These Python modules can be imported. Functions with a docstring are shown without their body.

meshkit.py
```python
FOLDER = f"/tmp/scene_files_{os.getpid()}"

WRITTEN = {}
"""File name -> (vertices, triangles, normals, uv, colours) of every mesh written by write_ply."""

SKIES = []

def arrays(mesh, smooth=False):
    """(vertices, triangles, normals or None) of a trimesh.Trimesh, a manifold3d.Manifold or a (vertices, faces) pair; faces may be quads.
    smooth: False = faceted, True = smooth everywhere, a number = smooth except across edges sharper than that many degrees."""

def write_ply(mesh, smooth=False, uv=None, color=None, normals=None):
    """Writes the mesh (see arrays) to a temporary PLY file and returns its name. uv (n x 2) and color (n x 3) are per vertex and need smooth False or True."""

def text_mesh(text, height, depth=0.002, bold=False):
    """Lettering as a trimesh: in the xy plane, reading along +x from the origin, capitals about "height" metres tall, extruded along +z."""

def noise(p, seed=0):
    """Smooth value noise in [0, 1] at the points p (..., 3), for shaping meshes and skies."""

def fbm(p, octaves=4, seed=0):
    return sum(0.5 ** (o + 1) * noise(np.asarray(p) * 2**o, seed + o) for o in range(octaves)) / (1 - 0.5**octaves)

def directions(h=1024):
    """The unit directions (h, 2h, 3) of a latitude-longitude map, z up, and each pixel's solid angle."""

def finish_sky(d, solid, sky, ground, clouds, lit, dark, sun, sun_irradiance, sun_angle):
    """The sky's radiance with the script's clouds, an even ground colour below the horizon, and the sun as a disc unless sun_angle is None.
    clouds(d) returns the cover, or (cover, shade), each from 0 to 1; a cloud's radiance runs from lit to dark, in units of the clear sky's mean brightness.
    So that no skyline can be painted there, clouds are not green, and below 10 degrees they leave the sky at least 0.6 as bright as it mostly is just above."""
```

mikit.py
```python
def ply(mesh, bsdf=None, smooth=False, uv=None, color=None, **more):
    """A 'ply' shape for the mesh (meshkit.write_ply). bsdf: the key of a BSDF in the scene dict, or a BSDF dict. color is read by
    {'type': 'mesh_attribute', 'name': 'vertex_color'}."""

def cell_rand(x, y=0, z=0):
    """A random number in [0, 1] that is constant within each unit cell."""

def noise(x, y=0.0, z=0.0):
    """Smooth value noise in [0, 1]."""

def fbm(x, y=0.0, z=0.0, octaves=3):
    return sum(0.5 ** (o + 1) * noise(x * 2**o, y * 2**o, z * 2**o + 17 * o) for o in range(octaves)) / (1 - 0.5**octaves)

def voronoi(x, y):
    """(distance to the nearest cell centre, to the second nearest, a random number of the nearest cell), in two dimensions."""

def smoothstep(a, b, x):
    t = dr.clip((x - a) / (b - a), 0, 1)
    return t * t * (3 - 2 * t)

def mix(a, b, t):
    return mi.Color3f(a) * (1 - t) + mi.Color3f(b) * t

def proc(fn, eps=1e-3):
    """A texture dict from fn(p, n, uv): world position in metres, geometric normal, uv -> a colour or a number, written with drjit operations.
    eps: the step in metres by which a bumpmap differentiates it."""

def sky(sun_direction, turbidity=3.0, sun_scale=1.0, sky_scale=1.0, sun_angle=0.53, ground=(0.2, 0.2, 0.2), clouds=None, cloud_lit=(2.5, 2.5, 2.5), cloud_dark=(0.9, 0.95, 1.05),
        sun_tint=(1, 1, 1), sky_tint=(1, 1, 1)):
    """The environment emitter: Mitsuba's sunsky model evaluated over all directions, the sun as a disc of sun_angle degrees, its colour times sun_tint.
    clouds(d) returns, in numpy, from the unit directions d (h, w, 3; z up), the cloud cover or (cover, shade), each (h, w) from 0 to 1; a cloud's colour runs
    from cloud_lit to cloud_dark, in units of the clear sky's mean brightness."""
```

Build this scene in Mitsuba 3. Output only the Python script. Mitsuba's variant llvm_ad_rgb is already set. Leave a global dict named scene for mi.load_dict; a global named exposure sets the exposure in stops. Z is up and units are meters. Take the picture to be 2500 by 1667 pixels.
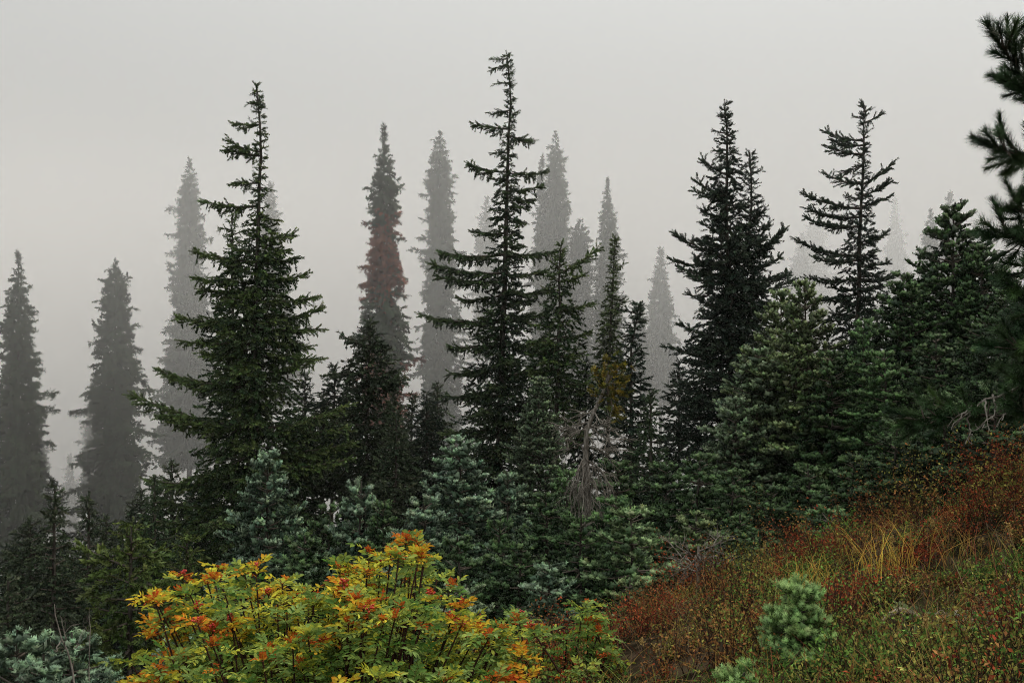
import math, zlib
import numpy as np, trimesh, mitsuba as mi, drjit as dr, mikit, meshkit

T = mi.ScalarTransform4f
scene, labels = {}, {}
# ---------------------------------------------------------------- camera, sky, exposure, fog
CAM_Z, FOCAL = 1.6, 1000.0 / 1024.0
FOV = math.degrees(2 * math.atan(0.5 / FOCAL))
scene['camera'] = {'type': 'perspective', 'fov': FOV, 'fov_axis': 'x', 'near_clip': 0.05, 'far_clip': 1500.0,
    'principal_point_offset_y': -(370 - 341) / 682.0,
    'to_world': T().look_at(origin=[0, 0, CAM_Z], target=[0, 10, CAM_Z], up=[0, 0, 1]),
    'medium': {'type': 'ref', 'id': 'fog_medium'}}
def overcast(d):                                          # bright zenith, dimmer horizon, brighter towards the veiled sun
    lum = 0.35 + 0.75 * np.clip(d[..., 2], 0, 1) ** 1.7 + 0.13 * (d[..., 0] * 0.85 + d[..., 1] * 0.2)
    return np.ones(d.shape[:2]), np.clip((1.15 - lum) / 0.95, 0, 1)
scene['sky'] = mikit.sky([0.55, 0.3, 0.8], turbidity=6, sun_scale=0.12, sun_angle=30, sun_tint=(1, 0.98, 0.95), ground=(0.06, 0.06, 0.05),
    clouds=overcast, cloud_lit=(2.07, 2.10, 2.05), cloud_dark=(0.30, 0.303, 0.295))
exposure = 2.82
FX0, FX1, FY0, FY1, FZ0, FZ1 = -160., 160., -40., 190., -40., 19.
def fog_grid():
    nz, ny, nx = 25, 116, 64
    z, y, x = np.meshgrid(FZ0 + (np.arange(nz) + .5) / nz * (FZ1 - FZ0), FY0 + (np.arange(ny) + .5) / ny * (FY1 - FY0), FX0 + (np.arange(nx) + .5) / nx * (FX1 - FX0), indexing='ij')
    dist = np.sqrt((x * 0.8) ** 2 + np.maximum(y, 0) ** 2) + 0.25 * (z - 2)
    s = np.clip((dist - 23) / 31, 0, 1); s = s * s * (3 - 2 * s)
    s2 = np.clip((dist - 55) / 40, 0, 1)
    patch = 0.45 + 1.1 * meshkit.fbm(np.stack([x / 26, y / 26, z / 16], -1), 3, 5)
    return (0.0003 + 0.022 * s * patch * (0.29 + 0.86 * np.clip((z + 8) / 16, 0, 1)) + 0.02 * s2).astype(np.float32)
scene['fog_medium'] = {'type': 'heterogeneous', 'albedo': {'type': 'constvolume', 'value': 0.93},
    'sigma_t': {'type': 'gridvolume', 'grid': mi.VolumeGrid(fog_grid()[..., None]), 'filter_type': 'trilinear',
                'to_world': T().translate([FX0, FY0, FZ0]).scale([FX1 - FX0, FY1 - FY0, FZ1 - FZ0])}}
scene['haze'] = {'type': 'cube', 'to_world': T().translate([(FX0 + FX1) / 2, (FY0 + FY1) / 2, (FZ0 + FZ1) / 2]).scale([(FX1 - FX0) / 2, (FY1 - FY0) / 2, (FZ1 - FZ0) / 2]),
    'bsdf': {'type': 'null'}, 'interior': {'type': 'ref', 'id': 'fog_medium'}}
labels['haze'] = {'label': 'pale grey mountain fog swallowing the far trees', 'category': 'fog', 'kind': 'stuff'}

# ---------------------------------------------------------------- materials
vc = {'type': 'mesh_attribute', 'name': 'vertex_color'}
scene['m_needle'] = {'type': 'twosided', 'bsdf': {'type': 'principled', 'base_color': vc, 'roughness': 0.6, 'specular': 0.14}}
scene['m_leaf'] = {'type': 'principledthin', 'base_color': vc, 'roughness': 0.42, 'diff_trans': 0.7, 'spec_trans': 0.0, 'eta': 1.4}
scene['m_grass'] = {'type': 'principledthin', 'base_color': vc, 'roughness': 0.6, 'diff_trans': 0.5, 'spec_trans': 0.0, 'eta': 1.3}
scene['m_berry'] = {'type': 'principled', 'base_color': vc, 'roughness': 0.22, 'specular': 0.5}
def bark_fn(p, n, uv):
    v = mikit.fbm(p.x * 30, p.y * 30, p.z * 7, 3)
    return mikit.mix((0.03, 0.025, 0.02), (0.11, 0.10, 0.085), mikit.smoothstep(0.3, 0.75, v))
def dead_fn(p, n, uv):
    v = mikit.fbm(p.x * 60, p.y * 60, p.z * 14, 3)
    return mikit.mix((0.11, 0.095, 0.08), (0.30, 0.275, 0.24), mikit.smoothstep(0.25, 0.75, v))
def rock_fn(p, n, uv):
    v = mikit.fbm(p.x * 22, p.y * 22, p.z * 22, 4)
    return mikit.mix((0.13, 0.115, 0.09), (0.34, 0.31, 0.26), mikit.smoothstep(0.3, 0.7, v))
def ground_fn(p, n, uv):
    v = mikit.fbm(p.x * 9, p.y * 9, 0.0, 4)
    w = mikit.fbm(p.x * 0.9, p.y * 0.9, 3.0, 3)
    c = mikit.mix((0.014, 0.011, 0.007), (0.06, 0.045, 0.028), mikit.smoothstep(0.3, 0.75, v))
    return mikit.mix(c, mi.Color3f(0.03, 0.032, 0.012), mikit.smoothstep(0.4, 0.65, w) * 0.6)
scene['m_bark'] = {'type': 'bumpmap', 'nested': {'type': 'diffuse', 'reflectance': mikit.proc(bark_fn)}, 'arbitrary': mikit.proc(lambda p, n, uv: mikit.fbm(p.x * 30, p.y * 30, p.z * 7, 3)), 'scale': 0.02}
scene['m_dead'] = {'type': 'diffuse', 'reflectance': mikit.proc(dead_fn)}
scene['m_rock'] = {'type': 'diffuse', 'reflectance': mikit.proc(rock_fn)}
def driftwood_fn(p, n, uv):
    return mikit.mix((0.24, 0.20, 0.14), (0.48, 0.42, 0.32), mikit.fbm(p.x * 25, p.y * 110, p.z * 110, 3))
scene['m_driftwood'] = {'type': 'diffuse', 'reflectance': mikit.proc(driftwood_fn)}
scene['m_ground'] = {'type': 'diffuse', 'reflectance': mikit.proc(ground_fn)}

# ---------------------------------------------------------------- terrain
def softplus(v, k): return np.logaddexp(0, v / k) * k
def ground(x, y):
    x, y = np.asarray(x, float), np.asarray(y, float)
    xs = 6 * np.tanh(x / 6)
    near = 0.47 + 0.265 * xs - 0.07 * np.clip(y, -8, 14)
    edge = np.clip(5.3 + 0.62 * x, 4.6, 9.0)
    fall = softplus(y - edge, 0.7)
    fall = np.where(fall > 55, 55 + (fall - 55) * 0.15, fall)
    z = near - 0.30 * fall - 0.05 * softplus(-x - 2, 1.0) * np.clip((y - 3) / 10, 0, 1)
    q = np.stack([x, y, x * 0], -1)
    return np.maximum(z + 0.10 * (meshkit.fbm(q * 0.9, 3, 3) - .5) + np.clip(y / 30, 0, 1) * 1.2 * (meshkit.fbm(q * 0.12, 3, 4) - .5), -38)
def ground_sheet():
    u = np.sinh(np.linspace(-1, 1, 221) * 4.6) / np.sinh(4.6)
    gx = u * 158
    gy = np.concatenate([-38 + np.linspace(0, 1, 30) ** .6 * 38, 14 * np.linspace(0, 1, 130)[1:], 14 + np.linspace(0, 1, 90)[1:] ** 1.7 * 172])
    X, Y = np.meshgrid(gx, gy)
    v = np.stack([X, Y, ground(X, Y)], -1).reshape(-1, 3)
    i, j = np.meshgrid(np.arange(len(gy) - 1), np.arange(len(gx) - 1), indexing='ij')
    n = len(gx); a = i * n + j
    return v, np.stack([a, a + 1, a + n + 1, a + n], -1).reshape(-1, 4)
scene['hillside_ground'] = mikit.ply(ground_sheet(), 'm_ground', smooth=True)
labels['hillside_ground'] = {'label': 'mountain slope of dark soil and needle litter falling away to the left', 'kind': 'structure'}

HERO = {
  'H1': {'x': -4.747, 'y': 18.0, 'path': [(6.721, 0.139), (6.026, 0.207), (5.461, 0.226), (4.897, 0.196), (4.145, 0.188), (3.392, 0.15), (2.264, 0.113), (1.286, 0.075), (-1.122, 0.0)], 'env': [(6.732, 0.031), (5.909, 0.047), (5.125, 0.086), (4.342, 0.188), (4.028, 0.392), (3.244, 0.744), (2.461, 0.925), (1.599, 1.058), (0.815, 1.176), (0.031, 1.293), (-0.752, 1.371), (-1.928, 1.489)], 'limbs': [(6.402, -0.169, 0.019), (6.345, 0.068, 0.0), (6.026, -0.451, 0.019), (5.856, 0.094, 0.0), (5.461, -0.591, 0.094), (5.537, -0.47, 0.113), (4.972, -0.444, 0.0), (4.897, 0.207, -0.038), (4.559, -0.865, 0.026), (4.37, 0.339, -0.075), (4.032, -0.207, 0.0), (3.994, 0.658, 0.03), (3.844, 0.527, -0.075), (3.581, 0.677, 0.038), (3.769, -0.451, 0.038), (3.28, 0.922, 0.019), (3.167, -0.959, 0.056), (3.543, -1.053, 0.169), (2.866, 1.072, 0.075), (3.016, -0.978, 0.038), (2.452, 1.11, 0.301), (2.527, -1.392, 0.019), (2.339, 1.166, 0.019), (2.076, -1.241, 0.038), (1.888, 1.11, -0.075), (1.286, -1.599, 0.301), (1.813, -0.997, 0.113), (1.512, 1.053, 0.226), (0.458, -2.076, 0.707), (0.684, -1.843, 0.075), (0.534, 1.768, 0.451), (0.421, 1.693, 0.113), (0.082, 1.787, 0.188), (-0.068, 1.768, 0.075), (-0.407, -1.73, 0.075), (-0.821, -1.655, 0.038), (-1.122, -1.843, 0.038)]},
  'H1b': {'x': -5.567, 'y': 20.0, 'path': [(4.657, -0.042), (4.219, -0.021), (3.801, -0.033), (3.174, -0.021), (1.502, 0.0), (-0.588, 0.0)], 'env': [(4.603, 0.035), (3.95, 0.122), (3.079, 0.261), (2.034, 0.479), (0.728, 0.653), (-0.578, 0.74)], 'limbs': [(4.407, -0.263, 0.042), (4.302, 0.222, 0.104), (4.177, -0.125, 0.084), (4.093, 0.146, 0.042), (3.821, -0.334, 0.063), (3.633, 0.209, 0.042), (3.424, -0.426, 0.042)]},
  'H2': {'x': -0.29, 'y': 21.0, 'path': [(8.225, 0.184), (7.632, 0.241), (7.193, 0.263), (6.535, 0.219), (5.877, 0.197), (4.999, 0.176), (4.121, 0.154), (3.244, 0.132), (2.366, 0.088), (1.664, 0.066), (-0.267, 0.022), (-1.584, 0.0)], 'env': [(8.09, 0.027), (6.993, 0.064), (6.353, 0.128), (5.713, 0.219), (5.164, 0.274), (4.25, 0.311), (3.519, 0.411), (2.604, 0.658), (1.781, 0.841), (1.141, 0.987), (0.227, 1.079), (-0.596, 1.097), (-1.601, 1.006)], 'limbs': [(8.137, -0.294, 0.0), (8.027, -0.334, -0.097), (7.939, 0.07, 0.044), (7.632, -0.285, -0.022), (7.062, -0.395, -0.022), (6.996, 0.14, 0.022), (6.667, -0.746, 0.088), (6.535, 0.518, -0.088), (6.184, -0.316, 0.022), (6.118, 0.14, 0.022), (5.767, -0.825, 0.097), (5.745, 0.72, 0.044), (5.613, -0.329, 0.0), (5.35, 0.724, 0.132), (5.24, 0.579, -0.031), (5.043, 0.417, 0.0), (5.087, -0.263, 0.044), (4.823, -0.329, -0.022), (4.78, 0.36, -0.088), (4.472, -0.623, 0.044), (4.428, 0.285, 0.066), (4.033, -1.36, 0.022), (3.99, 0.987, 0.088), (3.639, -1.492, 0.154), (3.463, -1.339, 0.044), (3.595, 0.843, 0.066), (3.2, -0.944, -0.088), (3.2, 0.965, 0.088), (2.629, -1.698, 0.123), (2.673, 0.922, 0.132), (2.146, -1.119, -0.053), (2.146, 0.944, 0.044), (1.664, -1.053, -0.132), (1.488, 1.053, 0.176), (1.093, -1.251, -0.044), (0.874, 1.185, 0.088), (0.391, -1.185, -0.132), (0.391, 1.185, 0.088), (-0.092, -1.001, -0.132), (-0.092, 1.097, 0.044)]},
  'H3': {'x': 0.872, 'y': 19.5, 'path': [(4.084, 0.09), (3.737, 0.061), (3.33, 0.041), (2.922, 0.061), (2.515, 0.041), (1.904, 0.02), (0.681, 0.0)], 'env': [(4.018, 0.034), (3.551, 0.17), (2.872, 0.34), (2.363, 0.552), (1.768, 0.637), (1.004, 0.594), (0.325, 0.509)], 'limbs': [(3.574, -0.163, 0.163), (3.697, 0.061, 0.204), (3.493, 0.713, 0.448), (3.33, -0.265, 0.163), (3.33, 0.448, 0.102), (3.085, -0.306, 0.122), (2.78, 0.652, 0.143), (2.759, -0.224, 0.082), (2.23, -0.591, -0.082), (2.23, 0.571, 0.082), (1.985, -0.509, -0.082), (1.904, 0.53, 0.041), (1.659, -0.428, -0.122)]},
  'H4': {'x': 4.129, 'y': 19.0, 'path': [(6.637, -0.079), (6.081, -0.04), (5.485, -0.04), (4.691, -0.06), (3.897, -0.04), (3.103, 0.04), (2.309, 0.04), (1.118, 0.02), (-0.868, 0.0)], 'env': [(6.645, 0.033), (5.9, 0.182), (5.156, 0.29), (4.494, 0.455), (3.667, 0.703), (3.005, 0.786), (2.509, 0.869), (2.012, 1.034), (1.351, 1.158), (0.689, 1.199), (-0.056, 1.158)], 'limbs': [(6.399, -0.151, 0.02), (6.101, -0.218, 0.052), (6.061, 0.119, 0.06), (5.902, -0.199, 0.06), (5.704, -0.246, 0.099), (5.307, -0.484, 0.246), (5.465, 0.187, 0.127), (5.307, 0.266, 0.099), (4.91, -0.667, 0.052), (4.929, -0.556, 0.238), (4.433, -0.437, 0.187), (4.195, -0.457, 0.139), (3.957, -0.476, 0.107), (3.698, -0.973, 0.465), (3.579, -1.04, 0.127), (3.421, -0.993, 0.159), (3.262, -0.834, 0.119), (2.706, -0.735, 0.349), (2.507, -0.516, 0.119), (2.071, -0.921, 0.385), (1.793, -1.29, 0.258), (1.515, -1.092, -0.159), (1.118, -0.953, -0.159), (3.063, 0.675, -0.199), (3.262, 1.072, 0.159), (2.944, 1.052, 0.338), (4.294, 0.377, 0.04), (4.612, 0.338, 0.119)]},
  'H4b': {'x': 4.316, 'y': 19.3, 'path': [(5.809, 0.274), (5.345, 0.302), (4.74, 0.302), (4.135, 0.242), (3.328, 0.121), (1.917, 0.04), (-0.907, 0.0)], 'env': [(5.842, 0.025), (5.212, 0.118), (4.54, 0.252), (3.699, 0.42), (3.027, 0.546), (2.355, 0.588)], 'limbs': [(5.647, -0.113, -0.101), (5.418, 0.23, 0.048), (5.143, -0.149, 0.081), (4.76, 0.19, 0.109), (4.478, 0.27, 0.25), (4.316, 0.23, 0.23), (3.933, 0.403, 0.472), (3.732, 0.698, 0.557), (3.611, 0.706, 0.565), (3.449, 0.637, 0.302), (3.207, 0.807, 0.222)]},
  'H5': {'x': 6.813, 'y': 20.0, 'path': [(6.902, 0.23), (6.108, 0.23), (5.481, 0.209), (4.854, 0.167), (4.018, 0.125), (3.182, 0.125), (2.346, 0.084), (1.092, 0.042), (-0.58, 0.0)], 'env': [(6.91, 0.026), (6.127, 0.087), (5.256, 0.139), (4.472, 0.261), (3.601, 0.392), (2.905, 0.522), (2.382, 0.697), (1.599, 0.74), (0.728, 0.697)], 'limbs': [(6.63, -0.188, 0.054), (6.547, 0.322, 0.176), (6.776, 0.125, 0.042), (6.818, -0.042, 0.146), (6.212, -0.669, 0.188), (6.108, -0.648, 0.092), (5.92, -0.794, 0.104), (6.296, 0.092, 0.096), (5.961, 0.063, 0.071), (5.711, -0.376, -0.138), (5.334, -0.802, 0.138), (5.314, 0.614, 0.447), (5.084, 0.556, 0.28), (4.875, 0.543, 0.188), (4.833, -1.024, 0.334), (4.666, -0.961, 0.196), (4.478, -1.108, 0.146), (4.666, 0.251, 0.021), (4.164, 0.564, 0.18), (3.893, -1.162, 0.385), (3.809, -0.982, -0.021), (3.872, 0.313, 0.084), (3.663, 0.46, 0.071), (3.454, -0.94, 0.013), (3.412, 0.677, 0.054), (3.161, 0.46, 0.146), (3.14, -0.878, -0.104), (5.021, -0.334, 0.042), (2.68, -0.711, -0.084)]},
  'H6': {'x': 1.991, 'y': 17.0, 'path': [(2.746, 0.163), (2.487, 0.126), (1.969, 0.037), (1.229, 0.037), (0.119, 0.022), (-1.732, 0.0)], 'env': [(2.746, 0.022), (2.413, 0.104), (1.969, 0.192), (1.599, 0.281), (0.859, 0.37), (0.119, 0.444)], 'limbs': [(2.561, -0.17, 0.059), (2.413, 0.148, 0.037), (2.191, -0.222, 0.037)]},
  'D1': {'x': -2.896, 'y': 19.8, 'path': [(2.59, 0.086), (2.03, 0.069), (1.168, 0.043), (0.306, 0.017), (-3.143, 0.0)], 'env': [(2.547, 0.043), (2.116, 0.345), (1.599, 0.56), (1.168, 0.647), (0.306, 0.733), (-0.556, 0.776)], 'limbs': [(2.03, -0.5, 0.259), (1.599, -0.828, -0.086), (1.34, 0.724, 0.086), (0.823, -0.862, -0.086)]},
  'D2': {'x': -3.985, 'y': 22.0, 'path': [(1.713, 0.077), (1.12, 0.077), (0.162, 0.057), (-2.712, 0.0)], 'env': [(1.713, 0.029), (1.311, 0.211), (0.736, 0.383), (-0.317, 0.527)], 'limbs': [(1.215, -0.316, -0.096), (1.407, 0.307, 0.192)]},
  'D3': {'x': -2.466, 'y': 24.0, 'path': [(1.024, 0.084), (0.449, 0.052), (-1.014, 0.042), (-3.104, 0.0)], 'env': [(1.024, 0.031), (0.553, 0.167), (-0.178, 0.366), (-1.223, 0.575)], 'limbs': []},
  'F10': {'x': 2.516, 'y': 27.0, 'path': [(5.183, 0.27), (4.537, 0.235), (3.361, 0.176), (2.186, 0.118), (-0.165, 0.059), (-3.692, 0.0)], 'env': [(5.183, 0.024), (4.537, 0.094), (3.597, 0.235), (2.656, 0.376), (1.833, 0.494), (0.423, 0.647)], 'limbs': [(4.302, 0.294, 0.176), (3.361, 0.376, 0.118)]},
}
FAR = {
  'F1': {'x': -21.723, 'y': 44.0, 'path': [(6.769, 0.0), (-0.893, 0.0), (-16.219, 0.0)], 'env': [(6.769, 0.04), (5.62, 0.352), (4.087, 0.617), (2.555, 0.793), (0.639, 1.093), (-1.276, 1.41), (-3.192, 1.851), (-6.066, 2.027)], 'limbs': []},
  'F2': {'x': -18.641, 'y': 47.0, 'path': [(6.712, 0.0), (-1.473, 0.0), (-17.843, 0.0)], 'env': [(6.712, 0.143), (5.894, 0.527), (4.666, 0.715), (3.438, 0.904), (2.62, 1.167), (1.188, 1.468), (-0.449, 1.6), (-2.496, 1.732), (-5.565, 1.883)], 'limbs': []},
  'F3': {'x': -18.712, 'y': 58.0, 'path': [(13.843, 0.0), (3.742, 0.0), (-16.459, 0.0)], 'env': [(13.843, 0.053), (12.202, 0.604), (10.434, 0.836), (8.667, 0.976), (6.646, 1.278), (4.879, 1.44), (2.859, 1.673), (0.333, 1.975), (-3.454, 2.207)], 'limbs': []},
  'F4': {'x': -15.437, 'y': 64.0, 'path': [(13.438, 0.0), (2.292, 0.0), (-19.999, 0.0)], 'env': [(13.438, 0.059), (11.905, 0.461), (9.676, 0.872), (7.447, 1.282), (5.218, 1.743), (2.989, 2.051), (0.202, 2.179)], 'limbs': []},
  'F5': {'x': -5.568, 'y': 43.5, 'path': [(12.241, 0.0), (4.665, 0.0), (-10.486, 0.0)], 'env': [(12.241, 0.04), (10.877, 0.348), (9.551, 0.627), (7.847, 0.662), (6.332, 0.906), (4.817, 0.871), (4.059, 1.22), (2.923, 1.324), (1.408, 1.22), (-0.297, 1.394)], 'limbs': []},
  'F6': {'x': -4.047, 'y': 56.0, 'path': [(14.933, 0.0), (5.18, 0.0), (-14.325, 0.0)], 'env': [(14.933, 0.137), (13.543, 0.583), (12.08, 0.763), (10.13, 0.897), (8.179, 1.122), (6.229, 1.166), (4.278, 1.301), (1.596, 1.458), (-2.061, 1.682)], 'limbs': []},
  'F7': {'x': 2.525, 'y': 58.0, 'path': [(15.409, 0.0), (5.308, 0.0), (-14.893, 0.0)], 'env': [(15.409, 0.088), (13.969, 0.511), (12.202, 0.836), (10.434, 0.976), (8.919, 1.045), (6.899, 1.162), (4.121, 1.394), (0.333, 1.626)], 'limbs': []},
  'F7b': {'x': 3.929, 'y': 58.6, 'path': [(10.398, 0.0), (0.193, 0.0), (-20.218, 0.0)], 'env': [(10.398, 0.179), (9.505, 0.704), (7.974, 0.892), (5.933, 0.986), (3.382, 1.056), (0.32, 1.174)], 'limbs': []},
  'F7c': {'x': 1.751, 'y': 58.3, 'path': [(14.084, 0.0), (3.931, 0.0), (-16.375, 0.0)], 'env': [(14.084, 0.071), (13.018, 0.327), (11.495, 0.467), (8.957, 0.584), (5.403, 0.701), (0.327, 0.934)], 'limbs': []},
  'F8': {'x': -1.818, 'y': 72.0, 'path': [(13.977, 0.0), (1.438, 0.0), (-23.639, 0.0)], 'env': [(13.977, 0.066), (11.94, 0.634), (9.432, 0.923), (6.297, 1.211), (3.162, 1.442)], 'limbs': []},
  'F9': {'x': 5.46, 'y': 57.0, 'path': [(12.466, 0.0), (2.539, 0.0), (-17.314, 0.0)], 'env': [(12.466, 0.052), (11.026, 0.411), (9.537, 0.594), (7.8, 0.753), (5.815, 0.913), (3.333, 1.142), (0.355, 1.37)], 'limbs': []},
  'F11': {'x': 10.095, 'y': 68.0, 'path': [(9.796, 0.0), (-2.046, 0.0), (-25.73, 0.0)], 'env': [(9.796, 0.083), (8.405, 0.49), (6.628, 0.763), (4.852, 0.926), (3.076, 1.144), (0.115, 1.362)], 'limbs': []},
  'F11b': {'x': 8.505, 'y': 66.0, 'path': [(5.906, 0.0), (-5.588, 0.0), (-28.576, 0.0)], 'env': [(5.906, 0.06), (4.182, 0.582), (1.596, 0.952)], 'limbs': []},
  'F12': {'x': 29.09, 'y': 96.0, 'path': [(16.013, 0.0), (-0.705, 0.0), (-34.142, 0.0)], 'env': [(16.013, 0.293), (13.714, 1.346), (11.207, 1.923), (7.863, 2.307), (1.593, 2.692)], 'limbs': []},
  'F12b': {'x': 24.357, 'y': 84.0, 'path': [(12.931, 0.0), (-1.697, 0.0), (-30.954, 0.0)], 'env': [(12.931, 0.077), (10.737, 0.807), (7.811, 1.346), (3.423, 1.682)], 'limbs': []},
  'F13': {'x': 35.208, 'y': 92.0, 'path': [(17.415, 0.0), (1.393, 0.0), (-30.65, 0.0)], 'env': [(17.415, 0.084), (14.812, 0.59), (11.607, 1.106), (8.403, 1.474), (3.596, 1.843)], 'limbs': []},
  'F14': {'x': 25.13, 'y': 60.0, 'path': [(11.209, 0.0), (0.76, 0.0), (-20.138, 0.0)], 'env': [(11.209, 0.055), (9.694, 0.529), (7.604, 0.865), (5.514, 1.081), (1.596, 1.322)], 'limbs': []},
  'F15': {'x': 27.155, 'y': 62.0, 'path': [(12.528, 0.0), (1.731, 0.0), (-19.864, 0.0)], 'env': [(12.528, 0.057), (11.043, 0.348), (9.424, 0.695), (6.994, 0.993), (1.596, 1.366)], 'limbs': []},
  'F16': {'x': -39.811, 'y': 90.0, 'path': [(-6.047, 0.0), (-21.72, 0.0), (-53.067, 0.0)], 'env': [(-6.047, 0.055), (-8.202, 0.505), (-11.337, 1.009), (-16.039, 1.262)], 'limbs': []},
  'F17': {'x': -31.263, 'y': 66.0, 'path': [(-2.284, 0.0), (-13.778, 0.0), (-36.765, 0.0)], 'env': [(-2.284, 0.04), (-3.577, 0.529), (-7.025, 1.057)], 'limbs': []},
  'F18': {'x': -29.349, 'y': 70.0, 'path': [(0.529, 0.0), (-11.662, 0.0), (-36.043, 0.0)], 'env': [(0.529, 0.043), (-0.843, 0.393), (-2.976, 0.673), (-7.548, 0.841)], 'limbs': []},
}
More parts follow.
